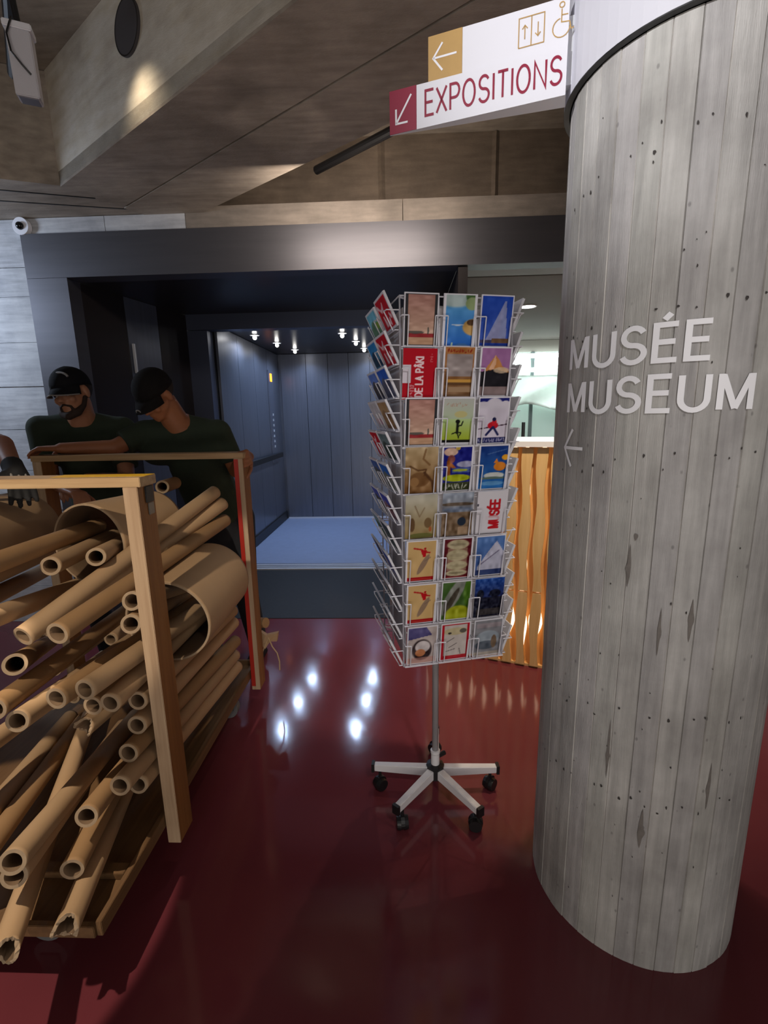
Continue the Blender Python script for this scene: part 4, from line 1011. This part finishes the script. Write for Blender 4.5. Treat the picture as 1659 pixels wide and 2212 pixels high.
TL = dict(
T1='cardboard tube under the drum rim, left one of the pair with open ends',
T2='cardboard tube under the drum rim, right one of the pair, beside the front post',
T3='longest pale cardboard tube, bold round open end between torn tube and front post',
T4='cardboard tube whose open end is leftmost of three side by side',
T5='cardboard tube with a torn end between two whole ends, upper pile',
T6='cardboard tube end just below the three side by side ends, far left',
T7='cardboard tube end peeping out behind the front post, upper of two',
T8='cardboard tube end peeping out behind the front post, lower of two',
T9='cardboard tube with open end, left one of the mid pile cluster of three',
T10='cardboard tube with open end, top right of the mid pile cluster of three',
T11='cardboard tube with open end, bottom right of the mid pile cluster of three',
T12='shadowed cardboard tube end tucked beneath the mid pile cluster of three',
T13='cardboard tube with a crushed torn end above the dark gap',
T14='cardboard tube with a shaded open end, left of the dark gap',
T15='cardboard tube cut by the left picture edge above the dark gap',
T26='cardboard tube on the right side of the cart directly below the right drum',
T16='cardboard tube with open end beside the front post, right of the crushed end',
T17='cardboard tube with open end, upper of the stacked pair beside the front post',
T18='cardboard tube with open end, lower of the stacked pair beside the front post',
T19='cardboard tube lowest on the cart right side, end half behind the front post',
T20='cardboard tube with a shaded open end alone below the stacked pair',
T21='brightly lit cardboard tube slanting to the lower left, large open end',
T22='cardboard tube lying directly under the brightly lit slanting tube',
T23='cardboard tube with open end near the bottom above the base batten',
T24='shaded cardboard tube with a torn end overhanging the cart base front',
T25='cardboard tube with ragged end reaching lowest at the left picture edge',
A1='topmost cardboard tube crossing from the left edge into the middle drum mouth',
A2='shaded cardboard tube at the left edge beneath the topmost crossing tube',
A3='broad cardboard tube from the left edge just above the three side by side ends',
A4='dim cardboard tube in the lower left heap behind the slanting bright tube',
A5='dim cardboard tube furthest left in the dark lower left gap',
A6='dim cardboard tube at the left edge under the shaded open end',
F1='small cardboard tube end poking up behind the middle drum top',
F2='small cardboard tube end behind the right shoulder of the middle drum',
B1='very wide cardboard drum at the left with the gloved hand on it',
B2='very wide open cardboard drum in the middle, its mouth facing the camera',
B3='very wide cardboard drum on the cart right side behind the front post')
for k, (key, a, b_) in enumerate(TUBES):
    if key[0] == 'B': o = card_tube('cardboard_drum', a, b_, .15, .007, M_kraft, seg=64, seed=k)
    else: o = card_tube('cardboard_tube', a, b_, .0295, .0085, (M_kraft, M_kraft2, M_kraft3)[k % 3], torn=key in ('T5', 'T13', 'T24', 'T25'), seed=k)
    if key[0] == 'Z':  # added filler tubes that close the dark gap in the heap
        tag(o, 'filler cardboard tube added deep in the heap to close its dark gap', 'cardboard tube', 'filler cardboard tubes added deep in the heap'); continue
    tag(o, TL[key], 'cardboard tube', 'cardboard drums on the cart' if key[0] == 'B' else 'slim cardboard tubes piled on the cart')
# tied paper bundle hanging behind the far post
bd = empty('kraft_paper_bundle', (-.735, 2.33, .33), 'small kraft paper bundle tied with twine hanging behind the red-striped post', 'paper bundle')
bm = bmesh.new(); tube(bm, (-.10, .05, .08), (.0, -.0, .10), .027, seg=20); from_bm('roll_end', bm, M_kraft3, bd)
bm = bmesh.new()
pts = [(-.03, 0, .05), (.0, -.01, .035), (.062, .0, .045), (.050, .01, -.01), (.02, -.01, .0), (-.01, -.005, -.045), (-.03, 0, -.03)]
lo_ = [bm.verts.new((x, y - .006, z)) for x, y, z in pts]; hi_ = [bm.verts.new((x, y + .018, z)) for x, y, z in pts]
bm.faces.new(lo_); bm.faces.new(hi_[::-1])
for i in range(len(pts)): bm.faces.new((lo_[i], lo_[(i + 1) % 7], hi_[(i + 1) % 7], hi_[i]))
from_bm('folded_paper', bm, M_kraft2, bd)
bm = bmesh.new(); path_tube(bm, [(.01, -.01, .02), (.03, -.015, -.03), (.052, -.01, -.07), (.062, -.01, -.12), (.060, -.01, -.17)], .0035, 6)
path_tube(bm, [(.01, -.01, .02), (-.012, -.012, -.03), (-.025, -.01, -.06)], .0035, 6)
from_bm('twine', bm, mat('pale_twine', srgb(190, 160, 120), .8), bd)

# ================================================================== PEOPLE
M_skin = mat('skin', srgb(176, 122, 92), .5, noise=.12, nscale=14)
M_skin2 = mat('skin_tanned', srgb(160, 102, 68), .5, noise=.12, nscale=14)
M_tee = mat('dark_green_cotton', srgb(44, 56, 42), .9, noise=.15, nscale=10, bump=.2, bscale=25)
M_jean = mat('dark_trousers', srgb(34, 36, 42), .9)
M_shoe = mat('black_shoe', srgb(20, 20, 22), .6)
M_hair = mat('dark_hair', srgb(34, 24, 18), .8)
M_cap = mat('navy_black_cap', srgb(20, 20, 28), .8)
M_cap2 = mat('brown_black_cap', srgb(26, 22, 22), .85)
M_trim = mat('grey_cap_print', srgb(130, 126, 124), .7)
M_glove = mat('black_glove', srgb(22, 22, 24), .8)
M_glove2 = mat('grey_glove_back', srgb(140, 136, 132), .8)
M_eye = mat('eye_white', srgb(190, 180, 172), .3); M_iris = mat('iris', srgb(30, 20, 16), .2)
M_beard = mat('short_beard', srgb(46, 30, 22), .85)
def cap_(bm, a, ra, b_, rb, flat0=False, flat1=False, seg=16):
    a = Vector(a); b_ = Vector(b_); u, v, d = frame_of(b_ - a); R_ = []
    prof = []
    if not flat0: prof += [(ra * math.sin(t), -ra * math.cos(t), 0) for t in (.35, .8, 1.2)]
    prof += [(ra, 0, 0)]; L = (b_ - a).length
    prof += [(rb, L, 0)]
    if not flat1: prof += [(rb * math.cos(t), L + rb * math.sin(t), 0) for t in (.4, .8, 1.25)]
    for r, h, _ in prof:
        R_.append([bm.verts.new(a + d * h + (u * math.cos(2 * PI * i / seg) + v * math.sin(2 * PI * i / seg)) * r) for i in range(seg)])
    for A, B_ in zip(R_[:-1], R_[1:]):
        for i in range(seg): bm.faces.new((A[i], A[(i + 1) % seg], B_[(i + 1) % seg], B_[i]))
    bm.faces.new(R_[0][::-1]); bm.faces.new(R_[-1])
def ell_(bm, c, r, R_=None, seg=20):
    res = bmesh.ops.create_uvsphere(bm, u_segments=seg, v_segments=seg // 2 + 2, radius=1)
    M_ = Matrix.Translation(c) @ ((R_ or Matrix.Identity(3)).to_4x4()) @ Matrix.Diagonal((*r, 1))
    bmesh.ops.transform(bm, matrix=M_, verts=res['verts'])
def fuse(name, bm, m, parent, vox, smooth=3, thin=False):
    bmesh.ops.recalc_face_normals(bm, faces=bm.faces[:])
    me = bpy.data.meshes.new(name); bm.to_mesh(me); bm.free()
    o = bpy.data.objects.new(name, me); COL.objects.link(o)
    r = o.modifiers.new('r', 'REMESH'); r.mode = 'VOXEL'; r.voxel_size = vox; r.use_smooth_shade = True
    s = o.modifiers.new('s', 'SMOOTH'); s.factor = .5; s.iterations = smooth
    dg = bpy.context.evaluated_depsgraph_get(); m2 = bpy.data.meshes.new_from_object(o.evaluated_get(dg))
    o.modifiers.clear(); o.data = m2; m2.name = name
    m2.materials.clear(); m2.materials.append(m)
    for p in m2.polygons: p.use_smooth = True
    o.parent = parent
    return o
def hand(bm, wr, dirv, palm_n, curl, size=1.0, spread=.09, thumb_side=1, fb=None):
    """palm box + five bent fingers, all fused; dirv: wrist to knuckles; palm_n: the way the palm faces."""
    d = Vector(dirv).normalized(); n = Vector(palm_n); n = (n - d * n.dot(d)).normalized(); s = d.cross(n) * thumb_side
    wr = Vector(wr); k = size; fb = fb or bm
    for t in (-.028, -.010, .010, .028): cap_(bm, wr + s * t * .7 * k, .015 * k, wr + d * .085 * k + s * t * k, .0125 * k, seg=10)
    for i, (t, L) in enumerate(((.030, .068), (.010, .077), (-.010, .070), (-.030, .055))):
        p = wr + d * .088 * k + s * t * k; a = curl * .25; dd = (d + s * t * spread / .03).normalized(); rd = .0092 * k
        for j, f in enumerate((.45, .32, .25)):
            a += curl * (.30 if j else .25)
            q = p + (dd * math.cos(a) + n * math.sin(a)) * L * f * k; cap_(fb, p, rd, q, rd * .93, seg=10); p = q; rd *= .93
    p = wr + d * .02 * k + s * .034 * k
    for L, a in ((.040, .5), (.032, .85), (.026, 1.1)):
        q = p + (d * math.cos(.75) + s * math.sin(.75) * (1 - .3 * a) + n * a * .6).normalized() * L * k; cap_(fb, p, .0115 * k, q, .0105 * k, seg=10); p = q
def head_parts(bm, c, R_, beard=False):
    """head in local frame: +X right of face, -Y forward, Z up; c = head centre"""
    P = lambda x, y, z: Vector(c) + R_ @ Vector((x, y, z))
    e = lambda x, y, z, rx, ry, rz: ell_(bm, P(x, y, z), (rx, ry, rz), R_)
    e(0, .012, .035, .076, .096, .088); e(0, -.012, -.03, .062, .076, .078); e(0, -.045, -.075, .040, .040, .032); e(0, -.066, -.088, .022, .018, .018)
    e(0, -.078, .018, .050, .014, .012)                                     # brow
    e(-.034, -.066, -.026, .022, .018, .020); e(.034, -.066, -.026, .022, .018, .020)  # cheeks
    cap_(bm, P(0, -.082, .008), .008, P(0, -.104, -.026), .0115, seg=10); e(-.011, -.094, -.030, .008, .009, .007); e(.011, -.094, -.030, .008, .009, .007)
    e(0, -.083, -.054, .022, .008, .0055); e(0, -.082, -.064, .019, .008, .006)    # lips
    for s in (-1, 1): e(s * .077, .008, -.006, .009, .019, .030)
def face_bits(root, c, R_, beard):
    P = lambda x, y, z: Vector(c) + R_ @ Vector((x, y, z))
    for s in (-1, 1):
        bm = bmesh.new(); ell_(bm, P(s * .031, -.0765, .000), (.0125, .010, .0085), R_, 14); ey = from_bm('eye', bm, M_eye, root, smooth=True)
        bm = bmesh.new(); ell_(bm, P(s * .031, -.0855, -.001), (.0058, .0025, .0062), R_, 12); from_bm('iris', bm, M_iris, ey, smooth=True)
        bm = bmesh.new(); cap_(bm, P(s * .014, -.092, .020), .0042, P(s * .046, -.082, .022), .003, seg=8); from_bm('eyebrow', bm, M_hair, root, smooth=True)
    if beard:
        bm = bmesh.new()
        pts = [(-.066, -.008, -.03), (-.062, -.030, -.065), (-.040, -.062, -.092), (0, -.082, -.104), (.040, -.062, -.092), (.062, -.030, -.065), (.066, -.008, -.03)]
        for a, b_ in zip(pts[:-1], pts[1:]): cap_(bm, P(*a), .012 + .008 * (abs(a[0]) < .05), P(*b_), .012 + .008 * (abs(b_[0]) < .05), seg=10)
        for s in (-1, 1): cap_(bm, P(0, -.0925, -.046), .006, P(s * .028, -.078, -.058), .006, seg=8); cap_(bm, P(s * .028, -.078, -.058), .006, P(s * .030, -.072, -.085), .010, seg=8)
        fuse('beard', bm, M_beard, root, .004, 2)
def cap_hat(root, c, R_, m, trim):
    P = lambda x, y, z: Vector(c) + R_ @ Vector((x, y, z))
    bm = bmesh.new(); n = 28; rings = []
    for k in range(9):
        t = (PI / 2) * k / 8
        rings.append([bm.verts.new(P(.086 * math.cos(t) * math.cos(2 * PI * i / n), .012 + .106 * math.cos(t) * math.sin(2 * PI * i / n), .032 + .100 * math.sin(t) ** .9 + (.012 * max(0, math.sin(2 * PI * i / n)) * -1 if k == 0 else 0))) for i in range(n)] if k < 8 else [bm.verts.new(P(0, .012, .134))])
    for A, B_ in zip(rings[:-1], rings[1:]):
        if len(B_) == 1:
            for i in range(n): bm.faces.new((A[i], A[(i + 1) % n], B_[0]))
        else:
            for i in range(n): bm.faces.new((A[i], A[(i + 1) % n], B_[(i + 1) % n], B_[i]))
    bmesh.ops.solidify(bm, geom=bm.faces[:], thickness=.003)
    cp_ = from_bm('cap', bm, m, root, smooth=True)
    bm = bmesh.new(); g = []
    for j in range(6):
        row = []
        for i in range(13):
            a = -PI * (.14 + .72 * i / 12); k = 1 + .56 * j / 5 * (math.sin(-a) ** 1.2)
            row.append(bm.verts.new(P(.086 * math.cos(a), .012 + .104 * math.sin(a) * k, .036 - .030 * (j / 5) ** 1.3 - .018 * abs(math.cos(a)) * j / 5)))
        g.append(row)
    for A, B_ in zip(g[:-1], g[1:]):
        for i in range(12): bm.faces.new((A[i], A[i + 1], B_[i + 1], B_[i]))
    bmesh.ops.solidify(bm, geom=bm.faces[:], thickness=.004)
    br = from_bm('brim', bm, m, cp_, smooth=True)
    bm = bmesh.new()
    if trim == 'lines':
        path_tube(bm, [P(.086 * math.cos(a), .010 + .104 * math.sin(a) * (1 + .56 * math.sin(-a) ** 1.2), .008 - .018 * abs(math.cos(a))) for a in [-PI * (.16 + .68 * i / 12) for i in range(13)]], .0038, 6)
        from_bm('brim_edge', bm, M_trim, cp_); bm = bmesh.new()
        path_tube(bm, [P(.078 * math.cos(t) * .8 + .01, -.062 * math.cos(t * .6) - .024, .078 + .028 * math.sin(t)) for t in [.1, .4, .7, 1.0, 1.3, 1.6, 1.9, 2.2]], .0052, 6)
    else:
        path_tube(bm, [P(.012 * math.cos(t) + .0, -.136, .012 + .000 + .010 * math.sin(t)) for t in [2 * PI * i / 12 for i in range(13)]], .003, 6)
    from_bm('cap_print', bm, M_trim, cp_)
def facing(yaw, pitch=0, roll=0):
    """yaw 0 = face towards -Y (the camera); pitch>0 looks down"""
    return (Matrix.Rotation(yaw, 3, 'Z') @ Matrix.Rotation(pitch, 3, 'X') @ Matrix.Rotation(roll, 3, 'Y'))
def person(name_label, root_loc, J, headR, skin, beard, capm, trim, gloves=False):
    root = empty('person', root_loc, name_label, 'person', 'museum workers handling the tube cart')
    O = Vector(root_loc); T = lambda p: Vector(p) - O
    j = {k: T(v) for k, v in J.items()}
    bm = bmesh.new()
    if 'head' in j:
        head_parts(bm, j['head'], headR)
        cap_(bm, j['neck'] + Vector((0, 0, -.07)), .070, j['head'] + headR @ Vector((0, .02, -.05)), .060); cap_(bm, j['neck'] + Vector((0, .02, -.03)), .055, j['rs'] + Vector((0, 0, -.01)), .045); cap_(bm, j['neck'] + Vector((0, .02, -.03)), .055, j['ls'] + Vector((0, 0, -.01)), .045)
    pel = j['pel']; ch = j['chest']
    cap_(bm, pel, .13, ch, .135, seg=20)
    cap_(bm, j['rs'], .052, j['ls'], .052); cap_(bm, ch, .12, j['neck'] + Vector((0, 0, -.05)), .075)
    for s in 'rl':
        cap_(bm, j[s + 's'], .050, j[s + 'e'], .040); cap_(bm, j[s + 'e'], .041, j[s + 'h'], .027)
        cap_(bm, j[s + 'hip'], .085, j[s + 'k'], .058); cap_(bm, j[s + 'k'], .057, j[s + 'a'], .038)
        cap_(bm, j[s + 'a'] + Vector((0, 0, -.03)), .036, j[s + 'a'] + headR @ Vector((0, -.0, 0)) * 0 + Vector((0, -.13, -.045)), .028)
    gl = bm
    for s in 'rl':
        d_, n_, c_, t_ = J_h[id(J)][s]
        if not gloves: hand(gl, j[s + 'h'], d_, n_, c_, 1.04, thumb_side=t_)
    body = fuse('body', bm, skin, root, .0065, 3)
    if gloves:
        for s in 'rl':
            gl = bmesh.new(); d_ = Vector(J_h[id(J)][s][0]).normalized(); cap_(gl, j[s + 'h'] - d_ * .05, .034, j[s + 'h'] + d_ * .02, .034, True, False)
            d_, n_, c_, t_ = J_h[id(J)][s]; hand(gl, j[s + 'h'], d_, n_, c_, 1.06, thumb_side=t_); fuse('glove', gl, M_glove, root, .005, 2)
        bm = bmesh.new()
        for s in 'r':
            d_ = Vector(J_h[id(J)][s][0]).normalized(); n_ = Vector(J_h[id(J)][s][1]); n_ = (n_ - d_ * n_.dot(d_)).normalized(); q = d_.cross(n_)
            for t in (-.022, 0, .022): cap_(bm, j[s + 'h'] + d_ * .03 - n_ * .013 + q * t * .9, .004, j[s + 'h'] + d_ * .085 - n_ * .012 + q * t, .005, seg=8)
        from_bm('knuckle_strip', bm, M_glove2, root, smooth=True)
    # T-shirt
    bm = bmesh.new()
    cap_(bm, pel + Vector((0, 0, -.02)), .150, ch, .150, seg=24); cap_(bm, j['rs'], .066, j['ls'], .066); cap_(bm, ch, .135, j['neck'] + Vector((0, 0, -.055)), .085, False, True)
    mid = (j['rs'] + j['ls']) / 2
    for s in 'rl': cap_(bm, j['neck'] + Vector((0, .02, -.045)), .066, j[s + 's'] + Vector((0, 0, -.004)), .062)
    cap_(bm, j['rs'].lerp(mid, .25) + Vector((0, 0, -.09)), .085, j['ls'].lerp(mid, .25) + Vector((0, 0, -.09)), .085)
    for s in 'rl':
        q = j[s + 's'].lerp(j[s + 'e'], .72); cap_(bm, j[s + 's'], .066, q, .064, False, True)
    fuse('t_shirt', bm, M_tee, root, .009, 2)
    bm = bmesh.new()
    cap_(bm, pel + Vector((0, 0, -.10)), .145, pel + Vector((0, 0, .02)), .143, seg=20)
    for s in 'rl': cap_(bm, j[s + 'hip'], .100, j[s + 'k'], .074); cap_(bm, j[s + 'k'], .073, j[s + 'a'] + Vector((0, 0, .02)), .058, False, True)
    fuse('trousers', bm, M_jean, root, .012, 3)
    bm = bmesh.new()
    for s in 'rl': cap_(bm, j[s + 'a'] + Vector((0, .03, -.035)), .043, j[s + 'a'] + Vector((0, -.14, -.045)), .036); box(bm, j[s + 'a'].x - .04, j[s + 'a'].x + .04, j[s + 'a'].y - .17, j[s + 'a'].y + .07, -.0, .025)
    fuse('shoes', bm, M_shoe, root, .008, 2)
    if 'head' in j:
        if beard or True: face_bits(root, j['head'], headR, beard)
        bm = bmesh.new(); P = lambda x, y, z: j['head'] + headR @ Vector((x, y, z))
        ell_(bm, P(0, .030, .022), (.080, .086, .078), headR); from_bm('hair', bm, M_hair, root, smooth=True)
        if capm: cap_hat(root, j['head'], headR, capm, trim)
    return root
J_h = {}
# worker at the left, head turned to the picture's left, both hands down among the tubes
hp = Vector((-1.685, 2.44, 1.640))
J1 = dict(head=hp, neck=(-1.71, 2.53, 1.535), rs=(-1.895, 2.46, 1.468), ls=(-1.535, 2.60, 1.455), chest=(-1.71, 2.56, 1.30), pel=(-1.74, 2.66, .98),
          re=(-1.850, 2.42, 1.195), rh=(-1.585, 2.16, 1.185), le=(-1.47, 2.46, 1.185), lh=(-1.53, 2.24, 1.225),
          rhip=(-1.83, 2.66, .92), lhip=(-1.65, 2.68, .92), rk=(-1.84, 2.60, .50), lk=(-1.63, 2.64, .50), ra=(-1.85, 2.68, .08), la=(-1.61, 2.74, .08))
J_h[id(J1)] = dict(r=((.8, -.35, -.15), (0, -.2, -1), 1.3, 1), l=((-.3, -.7, -.2), (0, 0, -1), 1.2, -1))
person('bearded man in dark green T-shirt and striped black cap leaning over the cart', (-1.74, 2.66, 0), J1, facing(-.02, .16, -.12), M_skin, True, M_cap, 'lines')
J2 = dict(head=(-1.215, 2.37, 1.615), neck=(-1.165, 2.50, 1.51), rs=(-1.335, 2.46, 1.435), ls=(-.985, 2.55, 1.43), chest=(-1.13, 2.58, 1.27), pel=(-1.08, 2.70, .97),
          re=(-1.44, 2.34, 1.365), rh=(-1.655, 2.26, 1.372), le=(-.925, 2.60, 1.215), lh=(-.765, 2.345, 1.310),
          rhip=(-1.18, 2.70, .92), lhip=(-.98, 2.72, .92), rk=(-1.20, 2.64, .50), lk=(-.95, 2.66, .50), ra=(-1.20, 2.74, .08), la=(-.93, 2.76, .08))
J_h[id(J2)] = dict(r=((-1, -.1, .02), (0, 0, -1), .9, -1), l=((.30, -.95, .05), (-1, -.1, -.3), 1.5, 1))
person('man in dark green T-shirt bowing his capped head, hand gripping the cart corner', (-1.08, 2.70, 0), J2, facing(-.35, .70, .05), M_skin2, False, M_cap2, 'badge')
J3 = dict(head=(-2.03, 1.72, 1.74), neck=(-2.01, 1.82, 1.575), rs=(-1.99, 1.99, 1.50), ls=(-1.92, 1.62, 1.50), chest=(-2.04, 1.82, 1.34), pel=(-2.12, 1.82, .98),
          re=(-1.545, 1.79, 1.415), rh=(-1.375, 1.63, 1.330), le=(-1.96, 1.42, 1.22), lh=(-1.80, 1.55, 1.30),
          rhip=(-2.12, 1.92, .92), lhip=(-2.12, 1.73, .92), rk=(-2.08, 1.93, .50), lk=(-2.08, 1.70, .50), ra=(-2.12, 1.94, .08), la=(-2.12, 1.68, .08))
J_h[id(J3)] = dict(r=((.55, -.50, -.40), (-.1, -.1, -1), .6, -1), l=((.9, .1, -.2), (0, 0, -1), .8, 1))
person('worker cut by the left edge, black-gloved hand resting on the wide drum', (-2.12, 1.82, 0), J3, facing(1.3, .5), M_skin2, False, None, None, gloves=True)
